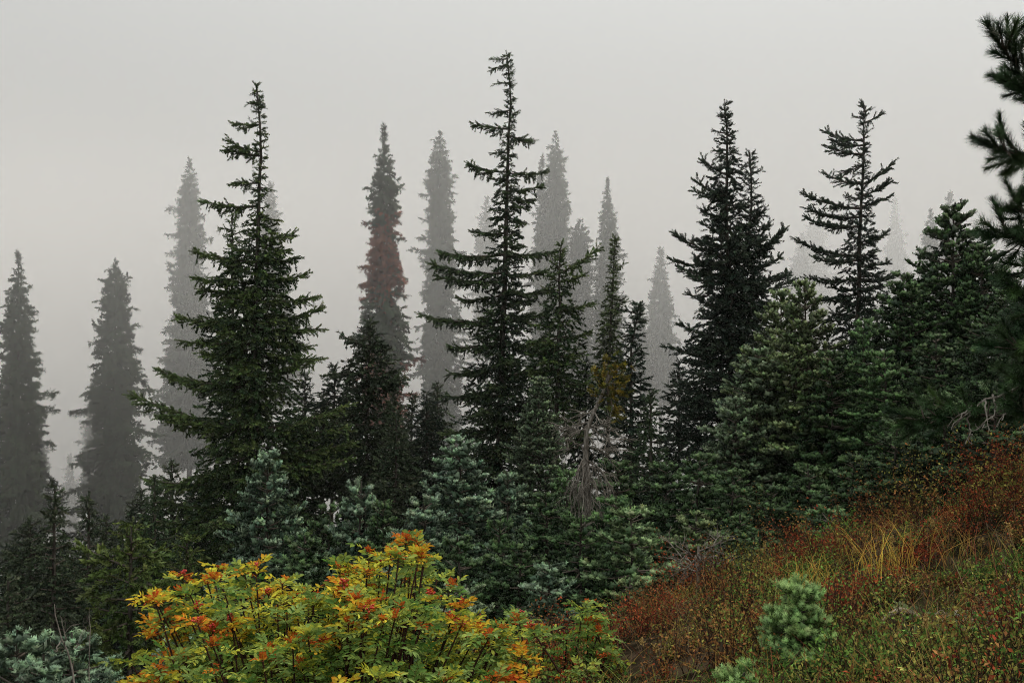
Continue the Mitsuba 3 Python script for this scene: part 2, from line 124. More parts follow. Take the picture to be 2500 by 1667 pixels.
FIRS = [  # key, x, y, top z, (metres below top, half width there), palette
  ('N1', 5.518, 12.5, 3.667, (0.925, 0.571), 'dark'),
  ('N1b', 5.637, 12.0, 3.114, (0.731, 0.392), 'dark'),
  ('N2', 4.697, 12.0, 2.759, (0.69, 0.392), 'dark'),
  ('N2b', 5.053, 12.4, 2.69, (0.605, 0.297), 'dark'),
  ('N2c', 4.051, 11.5, 2.2, (0.851, 0.376), 'green'),
  ('N3a', 3.511, 12.0, 2.655, (0.951, 0.496), 'olive'),
  ('N3b', 3.503, 13.0, 2.629, (0.521, 0.34), 'olive'),
  ('N3c', 2.985, 12.2, 1.865, (0.797, 0.584), 'pale'),
  ('N3d', 3.586, 11.3, 1.845, (0.984, 0.541), 'dark'),
  ('N6', 4.016, 10.8, 1.834, (0.752, 0.4), 'green'),
  ('N7', 4.453, 10.5, 2.011, (0.64, 0.366), 'dark'),
  ('N8', 4.676, 10.0, 2.078, (0.697, 0.392), 'dark'),
  ('N9', 2.596, 11.6, 1.321, (0.732, 0.429), 'pale'),
  ('N10', 4.732, 9.5, 2.551, (0.744, 0.372), 'dark'),
  ('S1', -2.32, 9.5, 0.834, (0.682, 0.31), 'blue'),
  ('S2', -0.553, 10.5, 0.9, (0.809, 0.448), 'blue'),
  ('S3', -0.799, 9.0, 0.483, (0.333, 0.243), 'blue'),
  ('S4', -0.052, 10.8, 0.518, (0.564, 0.282), 'blue'),
  ('S5', -1.506, 10.0, 0.498, (0.422, 0.283), 'blue'),
  ('S5b', -1.237, 9.6, 0.345, (0.418, 0.188), 'dark'),
  ('S5c', -1.92, 10.6, 0.215, (0.508, 0.277), 'dark'),
  ('S6', 0.318, 9.6, 0.437, (0.51, 0.293), 'dark'),
  ('S6b', 0.61, 11.3, 0.492, (0.517, 0.295), 'green'),
  ('S7', 0.971, 8.2, 0.493, (0.393, 0.328), 'lime'),
  ('S7b', 0.926, 8.9, 0.495, (0.446, 0.31), 'green'),
  ('S8', 0.277, 7.4, 0.188, (0.264, 0.177), 'blue'),
  ('S9', 2.012, 10.6, 0.732, (0.425, 0.392), 'dark'),
  ('S9b', 1.726, 11.2, 0.575, (0.439, 0.341), 'dark'),
  ('S9c', 2.238, 10.0, 0.62, (0.457, 0.348), 'dark'),
  ('S10', 3.023, 8.8, 0.871, (0.307, 0.23), 'dark'),
  ('S11', 2.779, 9.4, 0.719, (0.307, 0.246), 'dark'),
  ('S11b', 2.483, 9.6, 0.513, (0.376, 0.293), 'dark'),
  ('S15', -0.281, 6.2, 0.277, (0.162, 0.148), 'pale'),
  ('S16', 0.817, 6.9, 0.173, (0.165, 0.12), 'olive'),
  ('S17', -0.104, 9.2, 0.238, (0.36, 0.26), 'dark'),
  ('S18', 1.19, 11.2, 0.6, (0.463, 0.39), 'dark'),
  ('D5', 0.445, 16.5, 1.491, (0.826, 0.345), 'pale'),
  ('S20', 0.086, 8.2, 0.207, (0.321, 0.214), 'dark'),
  ('S21', -0.884, 8.6, 0.027, (0.225, 0.206), 'dark'),
  ('S22', -1.782, 8.6, 0.177, (0.337, 0.262), 'dark'),
  ('S23', 1.624, 8.8, 0.335, (0.307, 0.287), 'olive'),
  ('S24', 1.585, 7.6, 0.243, (0.199, 0.165), 'dark'),
  ('S25', 0.595, 8.6, 0.364, (0.337, 0.262), 'dark'),
  ('S26', -3.165, 6.4, -0.058, (0.209, 0.251), 'blue'),
  ('S27', -2.905, 6.6, -0.125, (0.201, 0.201), 'blue'),
  ('S28', -1.975, 6.0, 0.058, (0.209, 0.157), 'blue'),
  ('S29', -1.758, 6.4, 0.067, (0.223, 0.139), 'blue'),
  ('S30', -2.623, 5.6, 0.015, (0.146, 0.195), 'blue'),
  ('S31', 2.053, 9.0, 0.306, (0.353, 0.235), 'dark'),
  ('S32', 3.31, 8.6, 1.188, (0.374, 0.262), 'dark'),
  ('S33', 3.513, 8.2, 1.421, (0.357, 0.286), 'dark'),
  ('S34', 3.783, 7.8, 1.498, (0.34, 0.272), 'dark'),
  ('S36', 1.808, 7.3, 0.376, (0.207, 0.159), 'dark'),
  ('S37', 2.539, 8.0, 0.502, (0.226, 0.209), 'green'),
  ('S38', 3.087, 8.4, 0.667, (0.274, 0.219), 'dark'),
  ('S35', -0.461, 8.4, 0.21, (0.256, 0.219), 'dark'),
]
HEM = [
  ('N4', 1.875, 13.5, 1.305, [(1.305, 0.018), (0.953, 0.106), (0.482, 0.264), (-0.164, 0.353)], 'fresh'),
  ('N5', 3.238, 13.8, 1.689, [(1.689, 0.018), (1.419, 0.084), (1.118, 0.156), (0.698, 0.204)], 'pale'),
  ('S12', -5.262, 11.5, 0.257, [(0.257, 0.02), (-0.053, 0.1), (-0.454, 0.225), (-0.904, 0.376), (-1.405, 0.451)], 'grey'),
  ('S13', -5.496, 13.0, -0.042, [(-0.042, 0.023), (-0.325, 0.113), (-0.721, 0.204), (-1.231, 0.255)], 'grey'),
  ('S14', -5.004, 14.0, 0.087, [(0.087, 0.024), (-0.23, 0.152), (-0.717, 0.305), (-1.266, 0.549), (-1.753, 0.792)], 'fresh'),
  ('L1', -3.356, 8.8, 0.258, [(0.258, 0.038), (0.029, 0.268), (-0.278, 0.421), (-0.584, 0.498), (-1.083, 0.536)], 'moss'),
  ('L2', -5.285, 10.5, -0.595, [(-0.595, 0.046), (-0.824, 0.32), (-1.098, 0.457), (-1.601, 0.503)], 'grey'),
  ('L3', -3.573, 11.0, -0.221, [(-0.221, 0.048), (-0.508, 0.287), (-0.843, 0.431), (-1.514, 0.527)], 'moss'),
  ('K1', 3.678, 22.0, 1.79, [(1.79, 0.038), (1.407, 0.192), (0.641, 0.431), (-0.317, 0.527)], 'black'),
  ('K2', -4.766, 23.0, 1.498, [(1.498, 0.04), (1.098, 0.2), (0.497, 0.401), (-0.905, 0.601)], 'black'),
  ('K3', -1.969, 17.0, 0.785, [(0.785, 0.03), (0.489, 0.148), (-0.103, 0.37), (-0.992, 0.444)], 'grey'),
  ('K4', 1.472, 20.0, 1.773, [(1.773, 0.044), (1.337, 0.218), (0.728, 0.392), (-0.143, 0.479)], 'black'),
  ('K6', -4.157, 22.0, 1.072, [(1.072, 0.038), (0.689, 0.211), (0.162, 0.46), (-0.796, 0.594)], 'grey'),
  ('K7', -3.981, 24.0, 1.285, [(1.285, 0.042), (0.762, 0.261), (0.031, 0.522), (-1.014, 0.627)], 'black'),
  ('K8', -2.714, 23.0, 1.198, [(1.198, 0.04), (0.697, 0.25), (0.096, 0.481), (-0.905, 0.601)], 'grey'),
  ('K9', -1.861, 25.0, 1.272, [(1.272, 0.044), (0.728, 0.272), (-0.034, 0.544), (-1.123, 0.653)], 'grey'),
  ('K10', -4.232, 20.0, 0.641, [(0.641, 0.035), (0.293, 0.261), (-0.404, 0.522), (-1.449, 0.61)], 'grey'),
  ('K11', -8.161, 24.0, -0.596, [(-0.596, 0.052), (-1.118, 0.313), (-1.85, 0.627), (-2.895, 0.836)], 'grey'),
  ('K12', -9.263, 25.0, -1.395, [(-1.395, 0.054), (-1.885, 0.327), (-2.538, 0.599), (-3.517, 0.762)], 'grey'),
  ('K13', -6.455, 21.0, -0.55, [(-0.55, 0.046), (-0.961, 0.274), (-1.601, 0.549), (-2.516, 0.731)], 'black'),
  ('K14', -10.594, 22.0, -1.658, [(-1.658, 0.048), (-2.041, 0.335), (-2.712, 0.67), (-3.67, 0.862)], 'grey'),
  ('K15', -8.107, 20.0, -1.362, [(-1.362, 0.044), (-1.71, 0.261), (-2.32, 0.522), (-3.19, 0.697)], 'grey'),
  ('K5', -2.048, 24.0, 1.076, [(1.076, 0.052), (0.553, 0.366), (-0.491, 0.522), (-2.059, 0.575)], 'black'),
]
BUSH = [(-1.505, 0.389), (-1.482, 0.52), (-1.421, 0.642), (-1.369, 0.773), (-1.282, 0.764), (-1.195, 0.825), (-1.073, 0.833), (-0.933, 0.799), (-0.846, 0.729), (-0.759, 0.764), (-0.672, 0.816), (-0.568, 0.86), (-0.498, 0.929), (-0.428, 0.921), (-0.367, 0.86), (-0.307, 0.746), (-0.219, 0.703), (-0.115, 0.642), (-0.028, 0.59), (0.042, 0.511), (0.085, 0.363)]
BUSH2 = [(0.008, 0.393), (0.046, 0.546), (0.142, 0.469), (0.238, 0.45), (0.324, 0.575), (0.372, 0.508), (0.42, 0.374), (0.439, 0.259)]

# ---------------------------------------------------------------- mesh helpers
def rng_of(key): return np.random.default_rng(zlib.crc32(key.encode()))
def unit(v): return v / (np.linalg.norm(v, axis=-1, keepdims=True) + 1e-12)
class Acc:
    """gathers pieces of one mesh: vertices, triangles, colours and, for foliage, the soft normals of its clusters"""
    def __init__(s): s.v, s.f, s.c, s.m, s.n = [], [], [], [], 0
    def add(s, v, f, c, m=None):
        v = np.asarray(v, float); f = np.asarray(f)
        if m is None:
            m = np.zeros_like(v); fn = np.cross(v[f[:, 1]] - v[f[:, 0]], v[f[:, 2]] - v[f[:, 0]])
            for k in range(3): np.add.at(m, f[:, k], fn)
        s.v.append(v); s.f.append(f + s.n); s.c.append(np.broadcast_to(np.asarray(c, float), v.shape)); s.m.append(m); s.n += len(v)
    def mesh(s): return np.vstack(s.v), np.vstack(s.f), np.clip(np.vstack(s.c), 0.004, 0.9)
    def ply(s, bsdf, smooth=False, soft=None):
        v, f, c = s.mesh()
        if soft is None: return mikit.ply((v, f), bsdf, smooth=smooth, color=c)
        m = unit(np.vstack(s.m)) if soft is True else unit(soft(v))
        return {'type': 'ply', 'filename': meshkit.write_ply((v, f), False, None, c, normals=m), 'face_normals': False, 'bsdf': {'type': 'ref', 'id': bsdf}}
def frames(d, roll=None):
    x = unit(d); up = np.array([0, 0, 1.0])
    y = np.cross(np.broadcast_to(up, x.shape), x); bad = np.linalg.norm(y, axis=-1) < 1e-3
    y[bad] = [0, 1, 0]; y = unit(y); z = np.cross(x, y)
    if roll is not None:
        c, s = np.cos(roll)[:, None], np.sin(roll)[:, None]
        y, z = y * c + z * s, z * c - y * s
    return np.stack([x, y, z], -1)              # columns
def stamp(acc, tv, tf, pos, d, L, col, wid=1.0, roll=None, tint=None, puff=False):
    """the template at every pos, its x axis along d, L long; tint (m, 3) multiplies per template vertex"""
    if len(pos) == 0: return
    R = frames(d, roll)
    L = np.broadcast_to(L, (len(pos),)); W = L * np.broadcast_to(wid, (len(pos),))
    s = np.stack([L, W, W], -1)
    v = np.einsum('nij,nmj->nmi', R, tv[None] * s[:, None, :]) + pos[:, None, :]
    c = np.broadcast_to(col[:, None, :], v.shape) * (1 if tint is None else tint[None])
    f = tf[None] + (np.arange(len(pos)) * len(tv))[:, None, None]
    m = None
    if puff:                                              # normals of the round tuft that the needles make up
        tn = unit(tv * [0.55, 1, 1] - np.array([.28, 0, 0]) + 1e-4)
        m = (np.einsum('nij,mj->nmi', R, tn) + np.array([0, 0, .25])).reshape(-1, 3)
    acc.add(v.reshape(-1, 3), f.reshape(-1, 3), c.reshape(-1, 3), m)
def tube(acc, pts, rad, col, sides=5, bsdf=None):
    p = np.asarray(pts, float); rad = np.broadcast_to(rad, (len(p),))
    t = unit(np.gradient(p, axis=0))
    a = np.cross(t, np.where(np.abs(t[:, 2:]) < 0.9, [0, 0, 1.0], [1.0, 0, 0])); a = unit(a); b = np.cross(t, a)
    ang = np.arange(sides) * 2 * np.pi / sides
    v = p[:, None] + rad[:, None, None] * (np.cos(ang)[None, :, None] * a[:, None] + np.sin(ang)[None, :, None] * b[:, None])
    i, j = np.meshgrid(np.arange(len(p) - 1), np.arange(sides), indexing='ij')
    q = np.stack([i * sides + j, i * sides + (j + 1) % sides, (i + 1) * sides + (j + 1) % sides, (i + 1) * sides + j], -1).reshape(-1, 4)
    acc.add(v.reshape(-1, 3), np.vstack([q[:, [0, 1, 2]], q[:, [0, 2, 3]]]), col)
def trunk_mesh(pts, r0, r1, sides=9, seed=0):
    p = np.asarray(pts, float)
    k = np.linspace(0, 1, 4 * (len(p) - 1) + 1) * (len(p) - 1)
    q = np.stack([np.interp(k, np.arange(len(p)), p[:, i]) for i in range(3)], -1)
    s = np.concatenate([[0], np.cumsum(np.linalg.norm(np.diff(q, axis=0), axis=1))]); s /= s[-1]
    a = Acc(); tube(a, q, (r1 + (r0 - r1) * s ** 0.85) * (1 + 0.12 * (meshkit.noise(q * 2.3, seed) - .5)), (.1, .1, .1), sides)
    v, f, _ = a.mesh()
    return v, f
# twig templates: x from 0 to 1
def needle_template(n, seed, spread=0.16, w=0.12, fwd=0.2, up=False, curve=0.0, blade=0.03, lo=0.0):
    r = np.random.default_rng(seed)
    v, f = [], []
    for ang in (0, np.pi / 2):
        e = np.array([0, np.cos(ang), np.sin(ang)]) * blade
        k = len(v); v += [-e, e, np.array([1.0, 0, 0])]; f.append([k, k + 1, k + 2])
    for i in range(n):
        x = lo + (i + r.random()) / n * (0.97 - lo)
        ph = r.uniform(0, 2 * np.pi) if not up else np.pi / 2 + r.normal(0, 1.25)
        rad = spread * r.uniform(0.75, 1.15) * (1 - 0.35 * max(0, x - .7) / .3)
        e = np.array([0, np.cos(ph), np.sin(ph)])
        t = np.cross([1, 0, 0], e)
        a = np.array([x, 0, 0]); tip = np.array([min(x + fwd * r.uniform(.7, 1.3), 1.12), 0, 0]) + e * rad
        b = t * w * 0.5 * r.uniform(.7, 1.2)
        k = len(v); v += [a + b, a - b, tip]; f.append([k, k + 1, k + 2])
    v = np.array(v, float)
    v[:, 2] += curve * v[:, 0] ** 2
    return v, np.array(f)
TW_NEAR = [needle_template(15, s, 0.22, 0.20, 0.2, blade=.05) for s in (1, 2, 3)]
CORE = [needle_template(5, s, 0.32, 0.55, 0.2, blade=0.20) for s in (20, 21)]
TW_FAR = [needle_template(6, s, 0.30, 0.40, 0.22, blade=0.10) for s in (4, 5)]
BRUSH = [needle_template(30, s, 0.44, 0.15, 0.12, up=True, curve=0.08, blade=0.12) for s in (6, 7, 8)]
BRUSH_BIG = [needle_template(15, s, 0.44, 0.28, 0.12, up=True, curve=0.08, blade=0.14) for s in (16, 17, 18)]
INNER = needle_template(8, 19, 0.42, 0.40, 0.2, blade=0.14)
BRUSH_FINE = [needle_template(84, s, 0.36, 0.048, 0.16, up=True, curve=0.10, blade=0.03) for s in (9, 10)]
PINE = [needle_template(120, s, 0.36, 0.040, 0.36, blade=0.035, lo=0.1) for s in (11, 12, 13)]
WOOD = np.array([0.075, 0.062, 0.05])
PAL = {  # needle colours: mature, young growth
    'hemlock': ((0.032, 0.056, 0.026), (0.140, 0.195, 0.062)), 'hemlock2': ((0.024, 0.042, 0.024), (0.105, 0.148, 0.060)),
    'black': ((0.021, 0.033, 0.023), (0.058, 0.084, 0.052)), 'far': ((0.026, 0.040, 0.020), (0.036, 0.054, 0.028)),
    'blue': ((0.030, 0.054, 0.032), (0.215, 0.315, 0.20)), 'green': ((0.022, 0.046, 0.018), (0.125, 0.23, 0.080)), 'dark': ((0.014, 0.030, 0.012), (0.074, 0.135, 0.046)),
    'olive': ((0.030, 0.045, 0.018), (0.175, 0.235, 0.095)), 'pale': ((0.030, 0.046, 0.024), (0.19, 0.265, 0.145)), 'lime': ((0.040, 0.072, 0.030), (0.26, 0.38, 0.17)),
    'fresh': ((0.035, 0.060, 0.028), (0.075, 0.105, 0.055)), 'grey': ((0.032, 0.047, 0.026), (0.095, 0.122, 0.068)), 'moss': ((0.055, 0.085, 0.024), (0.14, 0.18, 0.05)),
    'pine': ((0.020, 0.048, 0.018), (0.07, 0.12, 0.038)), 'red': ((0.095, 0.026, 0.014), (0.15, 0.046, 0.024)), 'yellow': ((0.06, 0.08, 0.02), (0.33, 0.24, 0.035)),
}
def tone(r, pos, young, pal, jit=0.22):
    if pal == 'far': jit = .06
    a, b = (np.array(x) for x in PAL[pal])
    k = np.clip(young * 0.75 + 0.5 * (meshkit.noise(pos * 1.7, 9) - .5) + r.normal(0, .16 if jit > .1 else .05, len(pos)), 0, 1)[:, None]
    c = (a * (1 - k) + b * k) * np.exp(r.normal(0, jit, (len(pos), 1)))
    return c * (1 + r.normal(0, 0.06, (len(pos), 3)))

# ---------------------------------------------------------------- drooping conifers (hemlock, spruce)
NEAR = dict(fill=3.2, fillw=7.0, ss=0.040, sl=0.10, st=0.060, tw=0.17, wid=0.30, hang=0.10, hl=0.20, tmpl=TW_NEAR, up=0.0)
SPRUCE = dict(fill=2.0, fillw=10.0, ss=0.040, sl=0.10, st=0.062, tw=0.17, wid=0.26, hang=0.3, hl=0.14, tmpl=TW_NEAR, up=0.25)
MID = dict(ss=0.06, sl=0.12, st=0.085, tw=0.20, wid=0.32, hang=0.14, hl=0.20, tmpl=TW_NEAR, up=0.0)
GHOST = dict(fl=.45, ss=.22, sl=.30, st=.26, tw=.46, wid=.34, hang=.3, hl=.4, tmpl=None, up=0.0, fill=4.2, fillw=3.5, fillr=.45)
FARS = dict(fl=.35, ss=0.15, sl=0.23, st=0.19, tw=0.30, wid=0.34, hang=0.30, hl=0.34, tmpl=TW_FAR, up=0.0, fill=4.4, fillw=4.5, fillr=.40)
GHOST['tmpl'] = TW_FAR
def limb(acc, r, base, d, L, sag, S, pal, wood_r):
    """one limb with its sleeve of twigs, side sprays and hanging twigs"""
    d = unit(np.asarray(d, float)); up = np.array([0, 0, 1.0])
    at = lambda t: base + d * (L * t)[:, None] + up * (sag * L * (t * t - t))[:, None]
    tan = lambda t: unit(d[None] + up * (sag * (2 * t - 1))[:, None])
    side = unit(np.cross(d, up) + 1e-9)
    S = {**S, 'tw': S['tw'] * min(1, max(S.get('fl', .6), L / (2.6 * S['tw']))), 'hl': S['hl'] * min(1, max(.45, L / (3 * S['hl'])))}
    t = np.linspace(0, 1, 6)
    tube(acc, at(t), wood_r * (1 - 0.85 * t) + 0.002, np.array(PAL['far'][0]) if S['tmpl'] is TW_FAR else WOOD, 4)
    P, D, Ls, Yg = [], [], [], []
    def put(p, dd, l, y): P.append(p); D.append(unit(dd)); Ls.append(l); Yg.append(y)
    n = max(4, int(L / S['ss']))
    t = 1 - r.random(n) ** 1.15 * 0.93
    g = r.normal(0, 1, (n, 3)); g[:, 2] += S['up']
    put(at(t), tan(t) * 1.0 + g * 0.38, S['tw'] * r.uniform(.7, 1.15, n), t)
    n = max(2, int(L / S['sl']))
    for sg in (-1, 1):
        t = np.clip((np.arange(n) + r.random(n)) / n * 0.86 + 0.12, 0, .98)
        ll = (S['wid'] * L * (1 - t) ** 0.75 + 0.4 * S['tw']) * r.uniform(.55, 1.1, n)
        ld = unit(tan(t) * 0.75 + side * sg * r.uniform(.55, 1.0, n)[:, None] + up * (r.normal(-0.06 + S['up'] * .3, .12, n))[:, None])
        b = at(t)
        cnt = np.maximum(1, (ll / S['st']).astype(int))
        idx = np.repeat(np.arange(n), cnt); u = r.random(len(idx)) ** 0.8
        p = b[idx] + ld[idx] * (ll[idx] * u)[:, None] - up * (0.12 * ll[idx] * u * u)[:, None]
        q = unit(np.cross(ld, up))[idx] * np.where(r.random(len(idx)) < .5, -1, 1)[:, None]
        put(p, ld[idx] + q * r.uniform(.2, .8, len(idx))[:, None] + up * r.normal(-0.10 + S['up'], .22, len(idx))[:, None], S['tw'] * r.uniform(.65, 1.1, len(idx)), 0.35 + .65 * np.maximum(u, t[idx]))
        h = np.flatnonzero(r.random(len(idx)) < S['hang'] * 2.2 * (S['up'] <= 0))
        put(p[h], -up[None] + ld[idx][h] * .3 + r.normal(0, .25, (len(h), 3)), S['hl'] * r.uniform(.5, 1.1, len(h)), np.full(len(h), .35))
    if S['hang'] > 0:
        n = max(2, int(L / S['ss'] * 0.55))
        t = np.sort(r.uniform(0.1, .97, n))
        keep = meshkit.noise(np.stack([t * L * 4.5, t * 0 + L * 7, t * 0], -1), 4) > 0.38
        t = t[keep]; n = len(t)
        put(at(t), -up[None] * (1 - S['up']) + tan(t) * r.uniform(.2, .6, n)[:, None] + r.normal(0, .2, (n, 3)), S['hl'] * r.uniform(.5, 1.15, n) * (0.6 + .5 * np.sin(np.pi * t)), np.full(n, .3))
    P, D, Ls, Yg = np.vstack(P), np.vstack(D), np.concatenate(Ls), np.concatenate(Yg)
    col = tone(r, P, Yg * 0.8, pal) if isinstance(pal, str) else tone(r, P, Yg * .8, pal[0])
    if not isinstance(pal, str):      # (green, dead colour, where)
        m = pal[2](P, r); col[m] = tone(r, P[m], Yg[m], pal[1])
    w = r.integers(0, len(S['tmpl']), len(P)); roll = r.uniform(0, 6.28, len(P))
    for k, (tv, tf) in enumerate(S['tmpl']):
        m = w == k
        stamp(acc, tv, tf, P[m], D[m], Ls[m], col[m], 1.0, roll[m])
def conifer(key, spec, S, pal, label, category='tree', group=None, per_m=9.0, pitch=(0.35, -0.12), sag=(0.05, 0.25), split=False, r0=None, fill=(.45, .95), floor=None, top_leaf=True):
    r = rng_of(key); x, y = spec['x'], spec['y']
    pz = np.array([p[0] for p in spec['path']][::-1]); px = np.array([p[1] for p in spec['path']][::-1])
    if floor is None: floor = float(ground(x, y)) - 0.15
    top = pz[-1]; H = top - floor
    bend = r.normal(0, .012) * H
    cx = lambda z: x + np.interp(z, pz, px)
    cy = lambda z: y + 0 * np.asarray(z) + 0.02 * np.sin(np.asarray(z) * 1.3)
    zz = np.unique(np.concatenate([[floor], pz[pz > floor], np.linspace(floor, top, 14)]))[::-1]
    scene[key + '__trunk'] = mikit.ply(trunk_mesh(np.stack([cx(zz), cy(zz), zz], -1), r0 or 0.0065 * H + .02, 0.010, seed=len(scene)), 'm_bark', smooth=True)
    ez = np.array([e[0] for e in spec['env']][::-1]); ew = np.array([e[1] for e in spec['env']][::-1])
    env = lambda z: np.interp(z, ez, ew)
    crown = Acc(); nb = 0
    for (bz, dx, dz) in spec['limbs']:
        dy = r.uniform(-.45, .45) * abs(dx)
        L = math.sqrt(dx * dx + dy * dy + dz * dz)
        a = Acc() if split and L > 0.45 else crown
        limb(a, r, np.array([cx(bz), cy(bz), bz]), (dx, dy, dz), L, r.uniform(sag[0], sag[1]) if L > .3 else 0.05, S, pal, 0.012 + 0.012 * L)
        if a is not crown:
            scene[key + '__branch' + ('_%03d' % nb if nb else '')] = a.ply('m_needle'); nb += 1
    low = max(floor + 0.3, ez[0] - 0.3)
    n = int((top - low) * per_m)
    zs = top - (top - low) * (np.arange(n) + r.random(n)) / n
    az = np.arange(n) * 2.39996 + r.normal(0, .4, n) + r.random() * 6
    for z, a in zip(zs, az):
        e = env(z) * (0.80 + 0.8 * (meshkit.noise(np.array([z * 2.2, a * .6, 1.0 * len(spec['env'])]), 7) - .3))
        L = max(0.06, e * r.uniform(*fill))
        k = min(1, (top - z) / (0.45 * H))
        pt = pitch[0] * (1 - k) + pitch[1] * k + r.normal(0, .10)
        limb(crown, r, np.array([cx(z), cy(z), z]), (math.cos(a), math.sin(a), pt), L, r.uniform(*sag), S, pal, 0.008 + 0.010 * L)
    zz = np.linspace(low, top - .2, 60); wgt = S.get('fill', 2.0) * (.6 + env(zz) ** 1.3 * S.get('fillw', 5.0)); n = int(wgt.mean() * per_m * (top - low))   # short inner shoots and old twigs
    z = np.interp(r.random(n), np.cumsum(wgt) / wgt.sum(), zz); a = r.uniform(0, 6.28, n); rad = env(z) * S.get('fillr', .72) * np.sqrt(r.random(n)) * (r.random(n) < .85) + .02
    if S['tmpl'] is TW_FAR:                               # far crowns: uneven tiers of boughs
        q = np.stack([z * 1.15, np.cos(a) * 1.3 + 7, np.sin(a) * 1.3 + len(label)], -1)
        rad = env(z) * (.18 + .85 * meshkit.noise(q, 3) ** 1.3) * np.sqrt(r.random(n)); z = z - .22 * rad
    P = np.stack([cx(z) + rad * np.cos(a), cy(z) + rad * np.sin(a), z + rad * .05], -1); a = a + r.normal(0, .7, n)
    w = np.minimum(1, (.15 if S['tmpl'] is TW_FAR else .3) + env(z) / (2.5 * S['tw']))
    cc = tone(r, P, np.full(n, .1), pal if isinstance(pal, str) else pal[0])
    if not isinstance(pal, str): m = pal[2](P, r); cc[m] = tone(r, P[m], np.full(m.sum(), .5), pal[1])
    k = r.integers(0, 2, n); D = np.stack([np.cos(a), np.sin(a), r.normal(-.3, .4, n)], -1); L = S['tw'] * 1.3 * w * r.uniform(.6, 1.1, n); ro = r.uniform(0, 6.28, n)
    tm = CORE if S['tmpl'] is TW_FAR else S['tmpl']
    for j in (0, 1): stamp(crown, *tm[j], P[k == j], D[k == j], L[k == j], cc[k == j], 1.1, ro[k == j])
    if top_leaf:   # the leader
        n = 14; t = r.random(n)
        P = np.stack([cx(top - t * .5), cy(top - t * .5), top - t * .5], -1)
        stamp(crown, *S['tmpl'][0], P, np.stack([r.normal(0, .5, n), r.normal(0, .5, n), np.ones(n)], -1), S['tw'] * .7 * np.ones(n), tone(r, P, t * 0 + .4, pal if isinstance(pal, str) else pal[0]))
    soft = (lambda v: np.stack([v[:, 0] - cx(v[:, 2]), v[:, 1] - cy(v[:, 2]), .35 * np.hypot(v[:, 0] - cx(v[:, 2]), v[:, 1] - cy(v[:, 2])) + .1], -1)) if S is FARS or S is GHOST else None
    scene[key + '__crown'] = crown.ply('m_needle', soft=soft)
    labels[key] = {'label': label, 'category': category, **({'group': group} if group else {})}

